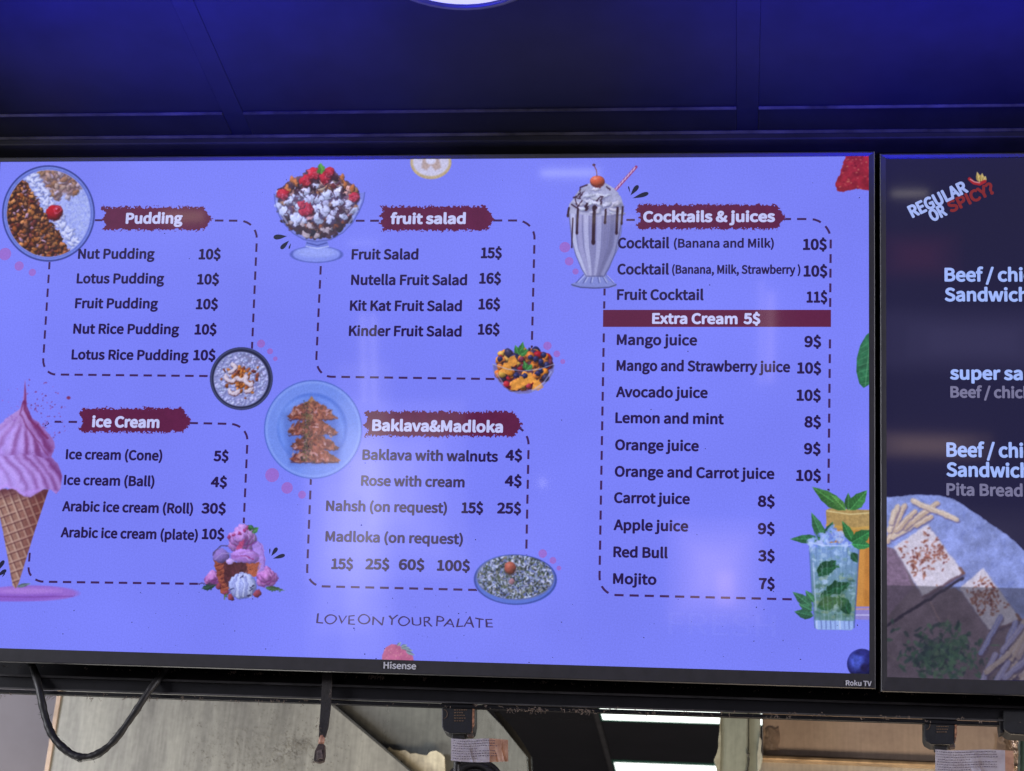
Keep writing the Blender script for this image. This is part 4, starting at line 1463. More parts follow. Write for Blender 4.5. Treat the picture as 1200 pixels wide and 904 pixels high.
p.line([(948, 636), (965, 639.5), (990, 640), (1007, 637)], 1.2, (190, 208, 255), op=.8)
p.leaf(1000, 636, 987, 611, 10, (50, 112, 66))
p.leaf(998, 636, 1022, 622, 15, (44, 112, 62))
p.leaf(998, 638, 1022, 640, 10, (52, 128, 74))
p.leaf(952, 712, 929, 694, 11, (58, 108, 82))
p.leaf(954, 706, 944, 692, 8, (66, 120, 90))
p.leaf(953, 722, 931, 717, 11, (50, 98, 76))
p.leaf(952, 716, 936, 708, 8, (60, 112, 84))
p.build('juice_picture', label='picture of a mint drink in front of an orange juice')

# --- wraps and fries on the dark menu
p = Paint(1038, 575, 1290, 798, 1.25, bgc=BG2, seed=29)
w = (slice(0, p.H), slice(0, p.W))
ov = [(1038, 583), (1056, 582), (1075, 579.6), (1095, 580), (1113, 583), (1132, 594), (1150, 606), (1170, 620), (1188, 634), (1215, 660), (1250, 715), (1270, 800), (1038, 800)]
p.poly(ov, (128, 142, 208), tex=.2, tscale=11)
mk = Paint(1038, 575, 1290, 798, 1.25)
mk.poly(ov, (0, 0, 0))
p.clip = mk.a
for k in range(260):
    x, y, a = p.r.uniform(1040, 1240), p.r.uniform(580, 700), p.r.uniform(0, 3.1)
    L = p.r.uniform(3, 11)
    p.line([(x, y), (x + L * math.cos(a), y + L * math.sin(a))], p.r.uniform(.6, 2), p.r.choice([(160, 174, 236), (92, 106, 176), (104, 120, 194)]), op=.4, soft=1.5)
board = [(1038, 640), (1052, 645), (1075, 690), (1120, 690), (1170, 720), (1270, 760), (1270, 800), (1038, 800)]
p.poly(board, (112, 96, 114), tex=.25, tscale=14)
p.poly([(1038, 640), (1050, 646), (1062, 672), (1070, 690), (1040, 722)], (118, 98, 126), tex=.2)
for x0, y0, x1, y1, c in ((1040, 634, 1060, 593, 0), (1046, 630, 1084, 606, 1), (1042, 622, 1052, 594, 1), (1060, 618, 1098, 590, 0), (1070, 588, 1121, 609, 1), (1074, 616, 1090, 606, 0), (1050, 622, 1072, 600, 0), (1044, 612, 1048, 600, 1)):
    p.line([(x0 + .8, y0 + 1.6), (x1 + .8, y1 + 1.6)], 6.4, (84, 70, 110), op=.6)
    p.line([(x0, y0), (x1, y1)], 6, [(182, 160, 148), (196, 178, 168)][c])
    p.line([(x0, y0 - 1.4), (x1, y1 - 1.4)], 1.6, (216, 204, 204), op=.7)


def wrap(pts, seed):
    (ax, ay), (bx, by), (cx, cy), (dx, dy) = pts
    p.poly([(x + 2, y + 3) for x, y in pts], (52, 44, 72), op=.6, soft=4)
    p.poly(pts, (200, 194, 216), tex=.08, tscale=6, soft=1.5)
    for k in range(9):
        t = k / 8
        p.line([(ax + (bx - ax) * t, ay + (by - ay) * t), (dx + (cx - dx) * t, dy + (cy - dy) * t)], 2, p.r.choice([(202, 200, 232), (150, 146, 184)]), op=.3, soft=2)
    for k in range(150):
        s = p.r.uniform(.05, .98)
        t = min(.95, max(.05, p.r.gauss(.42, .15)))
        x = (ax + (bx - ax) * s) * (1 - t) + (dx + (cx - dx) * s) * t
        y = (ay + (by - ay) * s) * (1 - t) + (dy + (cy - dy) * s) * t
        p.ell(x, y, p.r.uniform(.7, 2.8), p.r.uniform(.6, 1.5), jit(p.r, p.r.choice([(122, 66, 52), (98, 44, 40), (158, 104, 92), (140, 82, 66)])), rot=p.r.uniform(0, 3), op=.85)
    p.line([(dx, dy), (cx, cy)], 3.2, (96, 72, 88), op=.8)
    p.line([(bx + (cx - bx) * .9, by + (cy - by) * .9), (cx, cy)], 4, (110, 70, 60), op=.8)


wrap([(1047, 641), (1087, 615), (1129, 672), (1082, 700)], 1)
wrap([(1124, 690), (1152, 666), (1196, 727), (1160, 740)], 2)
p.line([(1038, 734), (1128, 678)], 3.4, (40, 34, 54))
p.line([(1090, 705), (1108, 742)], 1.6, (150, 122, 130), op=.8)
p.line([(1112, 722), (1106, 742)], 1.2, (140, 112, 122), op=.8)
p.line([(1040, 768), (1062, 780), (1082, 774)], 1.2, (130, 116, 120), op=.7)
for k in range(420):
    x, y = p.r.gauss(1104, 21), p.r.gauss(766, 14)
    p.ell(x, y, p.r.uniform(1.5, 6), p.r.uniform(.8, 2.6), jit(p.r, p.r.choice([(40, 76, 62), (56, 98, 72), (30, 52, 54), (74, 116, 88), (46, 84, 70), (26, 44, 50)]), 8), rot=p.r.uniform(0, 3), op=.8)
for k in range(44):
    x, y = p.r.uniform(1136, 1275), p.r.uniform(762, 815)
    a = p.r.uniform(.6, 1.2)
    L = p.r.uniform(28, 58)
    x1, y1 = x + L * math.cos(a), y - L * math.sin(a)
    p.line([(x + 1, y + 2), (x1 + 1, y1 + 2)], 7.5, (70, 58, 92), op=.6)
    p.line([(x, y), (x1, y1)], 6.5, p.r.choice([(170, 150, 158), (150, 146, 200), (186, 166, 164), (136, 140, 206)]))
    p.line([(x, y - 1.6), (x1, y1 - 1.6)], 1.4, (206, 198, 222), op=.5)
p.warp(.8, 9)
p.grain(.08, 2.5)
p.warp(1.5, 3, (1104, 766, 42, 30))
# the see-through dark band that the menu lays over the lower part
yb = 686 + (p.X - 1038) * .022
p.put(w, np.clip((p.Y - yb) / .8 + .5, 0, 1), (44, 42, 52), op=.52)
p.clip = None
p.put(w, np.clip((p.Y - yb) / .8 + .5, 0, 1) * (mk.a < .5), (46, 44, 62), op=.6)
p.build('wrap_picture', which=2, label='picture of grilled wraps and fries on paper')
p = Paint(1134, 200, 1158, 220, 2.4, bgc=BG2, seed=31)
for q in ((1148, 214, 1145, 202), (1150, 213, 1151, 203.5), (1152, 213, 1155, 207)):
    p.leaf(*q, 5.5, (186, 158, 84), vein=(226, 210, 160))
p.line([(1136, 210), (1141, 214.5), (1148, 216), (1154, 213)], 4, (160, 36, 44))
p.line([(1137, 210.5), (1142, 213.5), (1148, 214.6)], 1, (220, 190, 200), op=.8)
p.build('chilli_picture', which=2, label='small chilli and flame mark')

# specks of dirt on the glass
rr = random.Random(4)
polys = []
for k in range(170):
    x, y = rr.uniform(0, 1010), rr.uniform(200, 780)
    if rr.random() < .5:
        y = rr.uniform(690, 780)
    u, v = scr(x, y)
    r = rr.choice([.0003, .0004, .0005, .0008])
    polys.append([(u + r * math.cos(k * .7 + a) * rr.uniform(.6, 1.3), v + r * math.sin(k * .7 + a) * rr.uniform(.6, 1.3)) for a in (0, 1.2, 2.4, 3.7, 5)])
o = flat('dirt_specks', polys, BG, lay=0.0014, mat=surf('dirt', (0.03, 0.024, 0.03), 0.9))
o['kind'] = 'stuff'

# black board added behind both televisions to block light through the gap
blocker_o = thing('gap_blocker', 'added black board blocking light between and behind the two televisions', 'board', TV_C + TV_Y * 0.085, (TILT, 0, 0))
for xa, xb in ((-0.9, 0.30), (0.3015, 1.8)):
    box_obj('blocker_panel', (xa, xb, 0.0, 0.012, -SH / 2 + 0.02, SH / 2 + 0.06), M_BLACK, blocker_o, bevel=.0008)

# ------------------------------------------------------------------ the rail under the televisions
def sweep_x(name, prof, x0, x1, mat, parent, bevel=0.0):
    bm = bmesh.new()
    prism(bm, [(x0, y, z) for y, z in prof], (x1 - x0, 0, 0), bevel)
    return link(name, bm_mesh(bm, name), mat, parent)


def zrow(py, Y, px=600):
    return at(px, py, Y).z


RY = 2.105
rail = thing('mounting_rail', 'long black steel mounting rail running under both televisions', 'rail', (0, 0, 0))
za, zb, zc, zd = zrow(788, RY + .02), zrow(810, RY), zrow(825.5, RY), zrow(831.5, RY)
sweep_x('back_plate', [(RY + .030, za + .06), (RY + .036, za + .06), (RY + .036, zb + .001), (RY + .030, zb + .001)], -1.3, 0.75, M_RAIL, rail)
sweep_x('ledge', [(RY + .001, zb - .0014), (RY + .029, zb - .0014), (RY + .029, zb + .0010), (RY + .001, zb + .0010)], -1.3, 0.75, M_RAIL, rail)
sweep_x('ledge_edge', [(RY - .0006, zb - .0016), (RY + .0006, zb - .0016), (RY + .0006, zb + .0012), (RY - .0006, zb + .0012)], -1.3, 0.75, M_RAIL_EDGE, rail)
sweep_x('front_web', [(RY + .0022, zc), (RY + .006, zc), (RY + .006, zb - .0018), (RY + .0022, zb - .0018)], -1.3, 0.75, M_RAIL, rail)
sweep_x('lower_edge', [(RY - .0010, zc - .0012), (RY + .0012, zc - .0012), (RY + .0012, zc + .0005), (RY - .0010, zc + .0005)], -1.3, 0.75, M_RAIL_EDGE, rail)
sweep_x('lower_flange', [(RY + .002, zd), (RY + .008, zd), (RY + .008, zc - .0014), (RY + .002, zc - .0014)], -1.3, 0.75, M_RAIL, rail, 0.0008)

# dust hanging on the rail and under the frames
rr = random.Random(12)
bm = bmesh.new()


def tuft(c, n, ln, spread):
    for _ in range(n):
        p0 = Vector(c) + Vector((rr.uniform(-spread, spread), rr.uniform(-.002, .001), rr.uniform(-.001, .001)))
        pts = [p0]
        for k in range(3):
            pts.append(pts[-1] + Vector((rr.uniform(-.8, .8), rr.uniform(-.4, .2), rr.uniform(-1.1, .35))) * ln)
        tube(bm, pts, rr.uniform(.0002, .00045), 3)


for k in range(110):
    x = rr.uniform(0, 1200)
    py = 831.5 + (x - 600) * .0265 - 5 * rr.random()
    tuft(at(x, py, RY - .002), rr.randint(1, 3), .0016, .003)
for x, n in ((628, 16), (634, 12), (680, 14), (690, 8), (600, 8), (610, 6), (760, 4), (905, 5), (112, 4), (60, 4)):
    tuft(at(x, 830.5 + (x - 600) * .0265, RY - .002), n, .0030, .006)
for k in range(90):
    x = rr.uniform(0, 1200)
    py = 797.5 + (x - 600) * .032 + rr.uniform(0, 3)
    tuft(at(x, py, RY - .004), rr.randint(1, 2), .0011, .002)
for x, n in ((437, 30), (446, 24), (498, 10), (640, 8), (275, 10), (308, 6), (1068, 8), (1066, 6)):
    tuft(at(x, 797.5 + (x - 600) * .03, RY - .004), n, .0016, .005)
o = link('dust', bm_mesh(bm, 'dust'), M_DUST, None, kind='stuff')
o['label'] = 'brown fluffy dust clinging to the black rail'
o['category'] = 'dust'

# ------------------------------------------------------------------ hanging cable loop and strap
HY = RY - .010
ctrl = [at(x, y, HY + (.012 if y < 790 else 0)) for x, y in ((33, 770), (40, 786), (46, 808), (53, 840), (62, 863), (78, 880), (94, 887.5), (113, 884.5), (134, 868), (156, 838), (176, 808), (192, 789), (203, 774))]
bm = bmesh.new()
pts = spline(ctrl, 8)
tube(bm, pts, [.0048 + .0003 * math.sin(i * .7) + .0003 * math.sin(i * 1.9) - .0005 * (i > 60) for i in range(len(pts))], 12)
cable = link('hanging_cable', bm_mesh(bm, 'hanging_cable', True), M_RUBBER)
tag(cable, 'black cable drooping in a loop under the large television', 'cable')
bm = bmesh.new()
for k in range(70):
    i = rr.randint(4, len(pts) - 5)
    if rr.random() < .6:
        i = rr.randint(4, 34)
    a = rr.uniform(0, 6.28)
    p0 = pts[i] + Vector((math.cos(a), -.3, math.sin(a))) * .004
    tube(bm, [p0, p0 + Vector((math.cos(a) + rr.uniform(-.6, .6), 0, math.sin(a) + rr.uniform(-.6, .6))) * rr.uniform(.001, .004)], .00022, 3)
link('lint', bm_mesh(bm, 'lint'), surf('lint', (0.05, 0.042, 0.04), 0.9), cable, kind='stuff')
bm = bmesh.new()
c = at(94, 889.5, HY)
bmesh.ops.create_icosphere(bm, subdivisions=2, radius=.0045, matrix=Matrix.Translation(c))
link('knot', bm_mesh(bm, 'knot', True), M_RUBBER, cable)

strap = thing('hanging_strap', 'narrow black strap dangling under the television with a rusty clip at its end', 'strap', at(374, 893, HY - .004))
base = strap.location.copy()


def rel(px, py, Y):
    return at(px, py, Y) - base


bm = bmesh.new()
L = [(377.5, 770), (377.2, 800), (375.6, 830), (374, 852), (373.4, 864)]
R = [(389, 770), (388.6, 800), (387, 830), (384.4, 852), (380.8, 864)]
front = [rel(x, y, HY - .003) for x, y in L] + [rel(x, y, HY - .003) for x, y in reversed(R)]
prism(bm, front, (0, .004, 0), .0006)
link('strap_band', bm_mesh(bm, 'strap_band'), surf('strap_web', (0.022, 0.019, 0.02), 0.8, scale=260, bump=.4), strap)
bm = bmesh.new()
cc = rel(376.8, 867.5, HY - .001)
tube(bm, [cc + Vector((0, 0, .0055)), cc + Vector((.0003, 0, .002)), cc + Vector((0, 0, -.003)), cc + Vector((-.0004, 0, -.006))], [.0026, .0036, .0038, .0028], 12)
link('copper_ring', bm_mesh(bm, 'copper_ring', True), surf('copper_end', (0.55, 0.28, 0.18), 0.5, noise=(0.2, 0.09, 0.06), scale=90), strap)
bm = bmesh.new()
ol = [(373, 871), (380, 872), (380.5, 884), (379, 892), (373, 894), (367, 892), (368.5, 880)]
prism(bm, [rel(x, y, HY - .005) for x, y in ol], (0, .009, 0), .0016)
clip = link('clip', bm_mesh(bm, 'clip'), surf('rusty_clip', (0.06, 0.035, 0.03), 0.7, noise=(0.018, 0.014, 0.014), scale=130, bump=.5), strap)
bm = bmesh.new()
prism(bm, [rel(x, y, HY - .0068) for x, y in ((371, 880), (377, 878), (378, 889), (371, 890.5))], (0, .003, 0), .0006)
link('clip_face', bm_mesh(bm, 'clip_face'), surf('clip_face', (0.16, 0.12, 0.11), 0.6, noise=(0.05, 0.035, 0.03), scale=150), clip)
bm = bmesh.new()
for k in range(40):
    x, y = rr.choice([(366.5, 894), (372, 848), (382, 866), (374, 856), (388, 815)])
    p0 = rel(x + rr.uniform(-1, 1), y + rr.uniform(-8, 3), HY - .005)
    tube(bm, [p0, p0 + Vector((rr.uniform(-.003, .003), 0, rr.uniform(-.004, .002)))], .0002, 3)
link('lint', bm_mesh(bm, 'lint'), M_DUST, strap, kind='stuff')


# ------------------------------------------------------------------ plug adapters with paper tags
M_ADAPT = surf('adapter_plastic', (0.013, 0.014, 0.018), 0.5, scale=80, bump=.1)
M_GOLD = surf('faint_gold_print', (0.16, 0.10, 0.06), 0.6)
M_COPPER_EDGE = surf('worn_copper_edge', (0.42, 0.20, 0.11), 0.5, noise=(0.06, 0.03, 0.02), scale=160)
M_PAPER = surf('tag_paper', (0.62, 0.60, 0.68), 0.8, noise=(0.50, 0.46, 0.52), scale=60, bump=.1)
M_PAPER_WARM = surf('tag_paper_browned', (0.62, 0.40, 0.29), 0.8, noise=(0.45, 0.26, 0.18), scale=70)
M_PRINT = surf('tag_print', (0.12, 0.10, 0.15), 0.8)


def adapter(label, ox, oy, tagw, tagh, tag_dx, warm):
    """ox, oy: picture point of the top left corner"""
    Y = RY + .004
    b = at(ox + 20, oy + 36, Y)
    t = thing('plug_adapter', label, 'adapter', b, group='plug adapters under the rail')

    def q(x, y, dy=0.0):
        return at(ox + x, oy + y, Y + dy) - b
    bm = bmesh.new()
    prism(bm, [q(x, y) for x, y in ((0, -8), (39, -8), (38.5, 22), (37, 31), (34, 35), (9, 35), (2, 31), (0, 26))], (0, .026, 0), .0014)
    body = link('body', bm_mesh(bm, 'body'), M_ADAPT, t)
    bm = bmesh.new()
    prism(bm, [q(x, y, -.0006) for x, y in ((36.2, -2), (38.6, -2), (38.2, 24), (35.6, 33))], (0, .004, 0))
    link('worn_edge', bm_mesh(bm, 'worn_edge'), M_COPPER_EDGE, body)
    r2 = random.Random(int(ox))
    bm = bmesh.new()
    for row in range(6):
        x = 14.5
        while x < 30 - (4 if row in (2, 5) else 0) - r2.random() * 3:
            l = r2.uniform(1, 2.6)
            prism(bm, [q(x, 3.4 + row * 3.2, -.0007), q(x + l, 3.4 + row * 3.2, -.0007), q(x + l, 4.5 + row * 3.2, -.0007), q(x, 4.5 + row * 3.2, -.0007)], (0, .0005, 0))
            x += l + .8
    link('print', bm_mesh(bm, 'print'), M_GOLD, body)
    bm = bmesh.new()
    pts = [q(2.5 + 4.2 * math.cos(a), 12 + 5.2 * math.sin(a), -.0004) for a in (k * math.pi / 8 - math.pi / 2 for k in range(9))]
    tube(bm, pts, .00035, 5)
    link('ring_mark', bm_mesh(bm, 'ring_mark'), M_GOLD, body)
    bm = bmesh.new()
    prism(bm, [q(x, y, .004) for x, y in ((11, 33), (28, 33), (27, 41.5), (12.5, 41.5))], (0, .012, 0), .001)
    link('plug_neck', bm_mesh(bm, 'plug_neck'), M_RUBBER, t)
    bm = bmesh.new()
    prism(bm, [q(x, y, .002) for x, y in ((29, 33.5), (36, 33), (37, 38), (30, 39))], (0, .01, 0), .001)
    link('screw_lug', bm_mesh(bm, 'screw_lug'), surf('lug', (0.08, 0.05, 0.04), 0.5, noise=(0.02, 0.015, 0.015), scale=120), t)
    bm = bmesh.new()
    tube(bm, [q(18, 38, .010), q(18, 66, .012), q(17, 100, .016), q(15, 140, .02)], .0042, 10)
    link('cord', bm_mesh(bm, 'cord', True), M_RUBBER, t)
    # paper tag folded round the cord
    n = 9
    bm = bmesh.new()
    f0, f1 = [], []
    for k in range(n + 1):
        s = k / n
        x = tag_dx + tagw * s
        dy = .0035 * math.sin(s * 5) - .001
        f0.append((bm.verts.new(q(x + r2.uniform(-.3, .3), 40.5 + .8 * math.sin(s * 7) + s * 1.2, dy)), bm.verts.new(q(x + r2.uniform(-.5, .5), 40.5 + tagh + 1.2 * math.sin(s * 4) + s * 2, dy))))
        f1.append(dy)
    wf = []
    for (a, c_), (d, e) in zip(f0, f0[1:]):
        wf.append(bm.faces.new((a, c_, e, d)))
    for i, f in enumerate(wf):
        f.material_index = 1 if i >= n - (3 if warm else 1) else 0
    bmesh.ops.solidify(bm, geom=bm.faces[:], thickness=.0003)
    me = bm_mesh(bm, 'paper_tag')
    me.materials.append(M_PAPER)
    me.materials.append(M_PAPER_WARM)
    tg = link('paper_tag', me, None, t)
    bm = bmesh.new()
    row = 0
    y = 42.6
    while y < 40.5 + tagh - 2:
        x = tag_dx + 1.5 + r2.random() * 2
        end = tag_dx + tagw * (.78 if row % 4 != 3 else .45)
        while x < end:
            l = r2.uniform(.6, 2.4)
            s = (x - tag_dx) / tagw
            yy = y + .8 * math.sin(s * 7) + s * 1.4 - r2.uniform(0, .3)
            dy = .0035 * math.sin(s * 5) - .0018
            prism(bm, [q(x, yy, dy), q(x + l, yy, dy), q(x + l, yy + r2.uniform(.5, .9), dy), q(x, yy + r2.uniform(.5, .9), dy)], (0, .0002, 0))
            x += l + r2.uniform(.7, 1.5)
        y += 2.95
        row += 1
    link('fine_print', bm_mesh(bm, 'fine_print'), M_PRINT, tg, kind='stuff')
    return t


adapter('black plug adapter with a browned paper tag, hanging in front of the steel hood', 517.5, 825, 67, 26, 11, True)
adapter('black plug adapter with a wide paper tag, hanging in front of the copper-toned duct', 1083, 838, 92, 34, 13, False)
# black plug by the end of the duct
b = at(1188, 848, RY)
t = thing('power_plug', 'black block plug hanging from the rail beside the foil-edged duct end', 'plug', b)
bm = bmesh.new()
prism(bm, [at(x, y, RY - .002) - b for x, y in ((1176, 832), (1230, 834), (1230, 858), (1222, 863), (1184, 860.5), (1176, 855))], (0, .03, 0), .002)
link('plug_body', bm_mesh(bm, 'plug_body'), M_ADAPT, t)
bm = bmesh.new()
prism(bm, [at(x, y, RY + .001) - b for x, y in ((1170, 841), (1177, 839), (1177, 858), (1172.5, 860))], (0, .02, 0), .001)
link('plug_cap', bm_mesh(bm, 'plug_cap'), M_RUBBER, t)
# round black cable drum below the first adapter
b = at(556, 925, RY + .05)
t = thing('coiled_cable', 'round black coil of cable below the browned paper tag', 'cable', b)
bm = bmesh.new()
for k in range(4):
    r = .034 - .0065 * k
    tube(bm, [Vector((r * math.cos(a), -.004 * (k % 2), r * math.sin(a) + .001 * k)) for a in (2 * math.pi * j / 40 for j in range(41))], .0042, 8)
link('coil', bm_mesh(bm, 'coil', True), M_RUBBER, t)

# ------------------------------------------------------------------ kitchen seen below the rail
M_STEEL = surf('greasy_steel', (0.47, 0.465, 0.42), 0.36, metal=.45, noise=(0.17, 0.165, 0.155), scale=5, bump=.12, stretch=(1.6, 1, .3), rvar=.1, scratch=.10)
M_STEEL2 = surf('steel_side', (0.42, 0.44, 0.42), 0.28, metal=.5, noise=(0.27, 0.29, 0.28), scale=5, bump=.22, stretch=(1.8, 1, .25), rvar=.1, scratch=.09)
M_SEAM = surf('dark_seam', (0.05, 0.05, 0.045), 0.7)
M_WALL = surf('kitchen_wall_paint', (0.26, 0.24, 0.27), 0.7, noise=(0.22, 0.20, 0.22), scale=5)
M_SPOT = surf('grease', (0.24, 0.23, 0.20), 0.7, noise=(0.11, 0.10, 0.09), scale=40)


def slab(name, pix, Y, depth, mat, parent=None, bevel=0.001, dy=None, **k):
    bm = bmesh.new()
    P = [at(x, y, Y + (dy[i] if dy else 0)) for i, (x, y) in enumerate(pix)]
    off = parent.location if parent else Vector((0, 0, 0))
    prism(bm, [v - off for v in P], (0, depth, 0), bevel)
    return link(name, bm_mesh(bm, name), mat, parent, **k)


wall = slab('wall', [(-260, 640), (130, 640), (120, 1100), (-260, 1100)], 3.3, .05, M_WALL, kind='structure')

hood = thing('range_hood', 'greasy stainless steel range hood behind and below the television', 'hood', at(300, 905, 3.0))
fr = slab('front_panel', [(86, 730), (300, 730), (388, 826), (481, 904), (640, 1040), (36, 1040)], 3.0, .02, M_STEEL, hood)
slab('folded_edge', [(80.5, 730), (85.4, 730), (35.4, 1040), (29, 1040)], 2.996, .03, surf('warm_edge', (0.60, 0.45, 0.34), .4, metal=.6, noise=(.4, .3, .22)), hood)
slab('side_panel', [(306, 730), (520, 730), (567, 830), (590, 853), (617, 886), (622, 960), (640, 1034), (484, 904), (392, 826)], 3.03, .02, M_STEEL2, hood, dy=[0, .02, .02, .02, .02, .02, .02, 0, 0])
slab('seam', [(301, 730), (304.5, 730), (391, 825.5), (483.5, 904.5), (645, 1042), (641, 1041), (481.5, 905.5), (388.5, 827)], 2.9985, .012, M_SEAM, hood)
slab('corner_trim', [(578, 834), (584, 834), (604, 857), (622, 885), (626, 960), (620, 960), (616, 888), (590, 853)], 3.10, .02, surf('trim_steel', (.05, .05, .048), .5), hood)
slab('pale_reflection', [(449, 884.5), (453, 879), (456, 875), (460, 879), (468, 880.5), (475, 879), (481, 884), (487, 882.5), (493, 885), (500, 886), (504, 881), (511, 879.5), (517, 883), (521, 887), (523, 930), (505, 925), (484, 906)], 3.025, .004,
     surf('cream_reflection', (.72, .68, .52), .6, noise=(.5, .46, .34), scale=25, bump=.3, scratch=.15), hood, bevel=.0006)  # bright reflection on the side panel, put in as a cream slab
# grease spatter on the front panel
rr = random.Random(31)
bm = bmesh.new()
for k in range(1900):
    c = rr.choice([(322, 892, 18), (345, 880, 30), (352, 872, 10), (300, 870, 40), (330, 850, 40), (260, 880, 30)])
    x, y = rr.gauss(c[0], c[2]), rr.gauss(c[1], c[2] * .5)
    if x < 215 or x > 392 + (y - 826) * .9 or y < 815 or y > 930:
        continue
    p0 = at(x, y, 2.9992)
    r = rr.choice([.0004, .0005, .0006, .0009])
    bm.faces.new([bm.verts.new(p0 - hood.location + Vector((r * math.cos(a), -.0004, r * math.sin(a) * rr.uniform(.7, 1.5)))) for a in (0, 1.25, 2.5, 3.8, 5)])
link('grease_spatter', bm_mesh(bm, 'grease_spatter'), M_SPOT, hood, kind='stuff')
for x, y in ((394, 839), (423, 857), (430, 868), (454, 885), (470, 894.5)):
    bm = bmesh.new()
    bmesh.ops.create_icosphere(bm, subdivisions=2, radius=.0035, matrix=Matrix.Translation(at(x, y, 3.026) - hood.location) @ Matrix.Diagonal((1, .5, 1.5, 1)))
    link('rivet', bm_mesh(bm, 'rivet', True), M_SEAM, hood)

# kitchen ceiling with two light panels
KZ = CEIL_Z
kceil = box_obj('kitchen_ceiling', (-1.6, 2.2, 2.6, 8.5, KZ + .012, KZ + .06), M_BLACK, kind='structure')
g0 = at_z(695.5, 836, KZ)
g1 = at_z(719.5, 904, KZ)
gx = (g0.x + g1.x) / 2
ly0 = at_z(770, 846.5, KZ).y
ly1 = at_z(770, 893.0, KZ).y
step = ly1 - ly0
M_DARKTILE = surf('dark_kitchen_tile', (0.022, 0.021, 0.024), .7, noise=(.014, .014, .016), scale=4)
M_KBAR = surf('grey_grid_bar', (0.10, 0.095, 0.09), .5)
W_ = .62
for i in (-2, -1, 0, 1, 2):
    box_obj('grid_bar', (gx + i * W_ - .007, gx + i * W_ + .007, 2.7, 8.4, KZ - .003, KZ + .0118), M_KBAR if i == 0 else M_BLACK, kceil, bevel=.001)
rows_ = [(ly0 - step * 3, ly0 - step * 2, 0), (ly0 - step * 2, ly0 - step, 0), (ly0 - step, ly0, 1), (ly0, ly1, 0), (ly1, ly1 + step, 1), (ly1 + step, ly1 + step * 2, 0)]
M_PANEL = glow('light_panel', (0.93, 1.0, 0.95), 2.2)
M_PFRAME = surf('light_frame', (.05, .22, .15), .5)
for i in (-2, -1, 0, 1):
    for ya, yb, lightp in rows_:
        xa, xb = gx + i * W_ + .009, gx + (i + 1) * W_ - .009
        if i == 0 and lightp:
            near = ya < ly0
            t = thing('ceiling_light_panel', 'flat white ceiling light panel, the one ' + ('touching the black rail' if near else 'beyond the dark ceiling strip') + ' beside the pale steel post', 'light', ((xa + xb) / 2, (ya + yb) / 2, KZ),
                      group='kitchen ceiling light panels')
            hx, hy = (xb - xa) / 2, (yb - ya) / 2 - .004
            bm = bmesh.new()
            box(bm, -hx + .006, hx - .006, -hy + .012, hy - .012, -.002, .010)
            link('diffuser', bm_mesh(bm, 'diffuser'), M_PANEL, t)
            for bx in ((-hx, hx, -hy, -hy + .0115), (-hx, hx, hy - .0115, hy), (-hx, -hx + .0055, -hy + .012, hy - .012), (hx - .0055, hx, -hy + .012, hy - .012)):
                bm = bmesh.new()
                box(bm, *bx, -.003, .010)
                link('frame', bm_mesh(bm, 'frame'), M_PFRAME, t)
        else:
            box_obj('ceiling_tile', (xa, xb, ya + .002, yb - .002, KZ, KZ + .0118), M_DARKTILE, kceil)
slab_wall = box_obj('back_wall', (-1.6, 2.2, 8.5, 8.6, 0.5, KZ + .06), M_WALL, kind='structure')

# pale steel post with ragged sealant
M_POST = surf('pale_green_steel', (0.40, 0.44, 0.38), .42, metal=.35, noise=(0.26, 0.29, 0.25), scale=10, stretch=(1, 1, .3), bump=.08, scratch=.08)
post = thing('steel_post', 'pale greenish steel post with ragged sealant edges beside the ceiling light panels', 'post', at(866, 1000, 2.9))
slab('post_face', [(845, 740), (877.5, 740), (875, 1000), (842, 1000)], 2.9, .06, M_POST, post, bevel=.003)
slab('post_flange', [(878.5, 740), (892, 740), (890, 1000), (876, 1000)], 2.908, .05, M_POST, post, bevel=.002)
slab('groove', [(877.4, 740), (878.7, 740), (876.2, 1000), (874.8, 1000)], 2.905, .01, M_SEAM, post, bevel=0)
slab('sealant', [(845, 830), (843.5, 846), (843, 858), (841.5, 868), (842.5, 876), (840.5, 884), (836.5, 890), (840, 897), (841, 915), (843.6, 915), (844.6, 870)], 2.897, .02, surf('sealant', (.36, .37, .30), .6, noise=(.2, .19, .14), scale=40, bump=.3), post, bevel=.001)
slab('sealant', [(890, 862), (893, 868), (891, 880), (894, 888), (892, 898), (888, 908), (887.5, 884)], 2.900, .02, surf('sealant_grey', (.42, .44, .38), .6, noise=(.3, .3, .26), scale=40, bump=.3), post, bevel=.001)
bm = bmesh.new()
tube(bm, [at(x, y, 2.897) - post.location for x, y in ((876.5, 884), (878, 890), (877, 897), (874, 908))], .0011, 6)
link('crack_line', bm_mesh(bm, 'crack_line'), M_SEAM, post)
bm = bmesh.new()
bmesh.ops.create_icosphere(bm, subdivisions=2, radius=.0028, matrix=Matrix.Translation(at(876.5, 884, 2.896) - post.location))
link('screw_head', bm_mesh(bm, 'screw_head', True), M_SEAM, post)

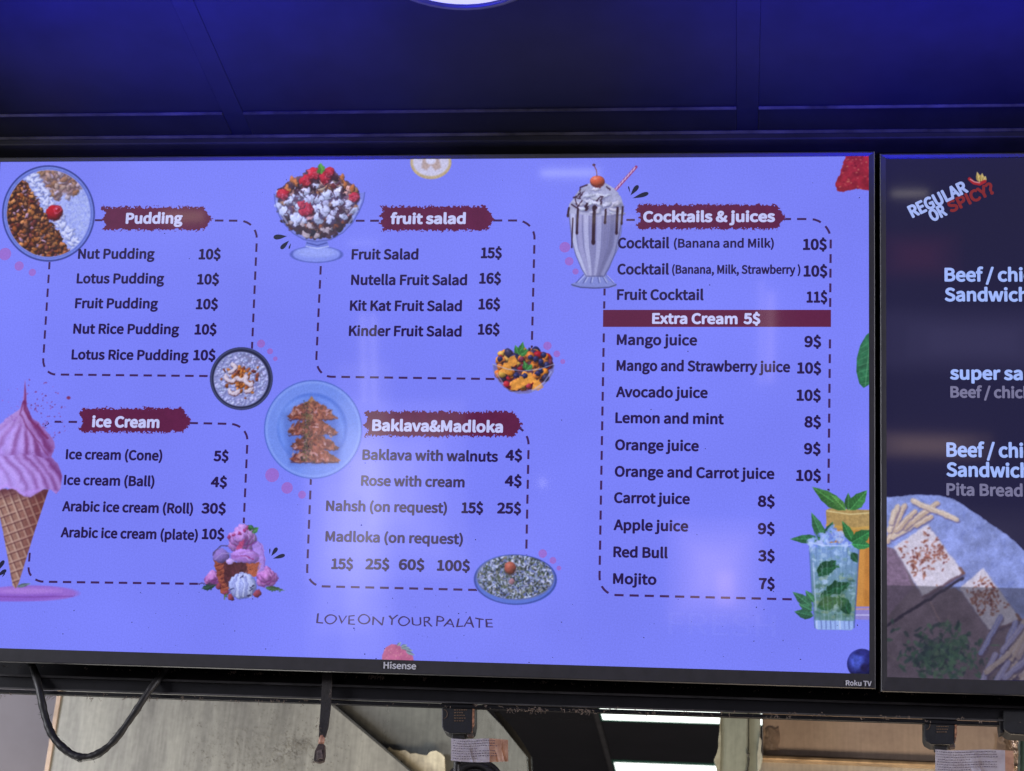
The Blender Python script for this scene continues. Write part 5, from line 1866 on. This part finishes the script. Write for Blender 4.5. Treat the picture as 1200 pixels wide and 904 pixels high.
# copper-toned foil duct
M_DUCT = surf('warm_galvanised', (0.56, 0.43, 0.34), .42, metal=.5, noise=(0.40, 0.30, 0.24), scale=10, bump=.12, rvar=.08, scratch=.05)
M_LOWER = surf('pale_panel', (0.42, 0.41, 0.38), .5, metal=.3, noise=(0.33, 0.32, 0.30), scale=9, bump=.06, scratch=.08)
M_FOIL = surf('crumpled_foil', (0.60, 0.47, 0.37), .32, metal=.5, noise=(.5, .38, .29), scale=38, bump=.4)
duct = thing('metal_duct', 'warm copper-toned sheet metal duct with crumpled foil ends under the second television', 'duct', at(1040, 960, 2.98))
slab('front_panel', [(893, 740), (1192, 740), (1191, 896.5), (894, 884.3)], 2.98, .05, M_DUCT, duct, bevel=.002)
slab('ledge', [(893.5, 885), (1192, 897.3), (1192, 901.5), (893, 889.5)], 2.968, .06, surf('brass_lip', (.62, .45, .28), .3, metal=.7, noise=(.3, .2, .12), scale=30), duct, bevel=.0015)
slab('lower_panel', [(889, 890.2), (1192, 902.2), (1192, 1010), (884, 1010)], 2.99, .04, M_LOWER, duct, bevel=.001)
rr = random.Random(8)


def crumple(name, x0, y0, x1, y1, Y, n, m, amp):
    bm = bmesh.new()
    g = [[bm.verts.new(at(x0 + (x1 - x0) * i / n + rr.uniform(-.35, .35) * (x1 - x0) / n, y0 + (y1 - y0) * j / m + rr.uniform(-.35, .35) * (y1 - y0) / m, Y - rr.random() * amp) - duct.location) for i in range(n + 1)] for j in range(m + 1)]
    for j in range(m):
        for i in range(n):
            a, b, c, d = g[j][i], g[j][i + 1], g[j + 1][i + 1], g[j + 1][i]
            bm.faces.new((a, b, c))
            bm.faces.new((a, c, d))
    bmesh.ops.solidify(bm, geom=bm.faces[:], thickness=.0006)
    return link(name, bm_mesh(bm, name), M_DUCT if name == 'foil_patch' else M_FOIL, duct)


crumple('foil_patch', 897, 854, 913, 882, 2.978, 5, 6, .0016)
crumple('foil_edge', 1184, 848, 1193, 905, 2.974, 4, 16, .004)
crumple('foil_patch', 1168, 858, 1185, 905, 2.978, 5, 10, .0018)
green = slab('cabinet', [(1196, 700), (1330, 700), (1330, 1040), (1196, 1040)], 3.2, .3, surf('dark_green_panel', (.07, .12, .09), .5), bevel=.004)
tag(green, 'dark green cabinet side beyond the foil-edged duct end', 'cabinet')
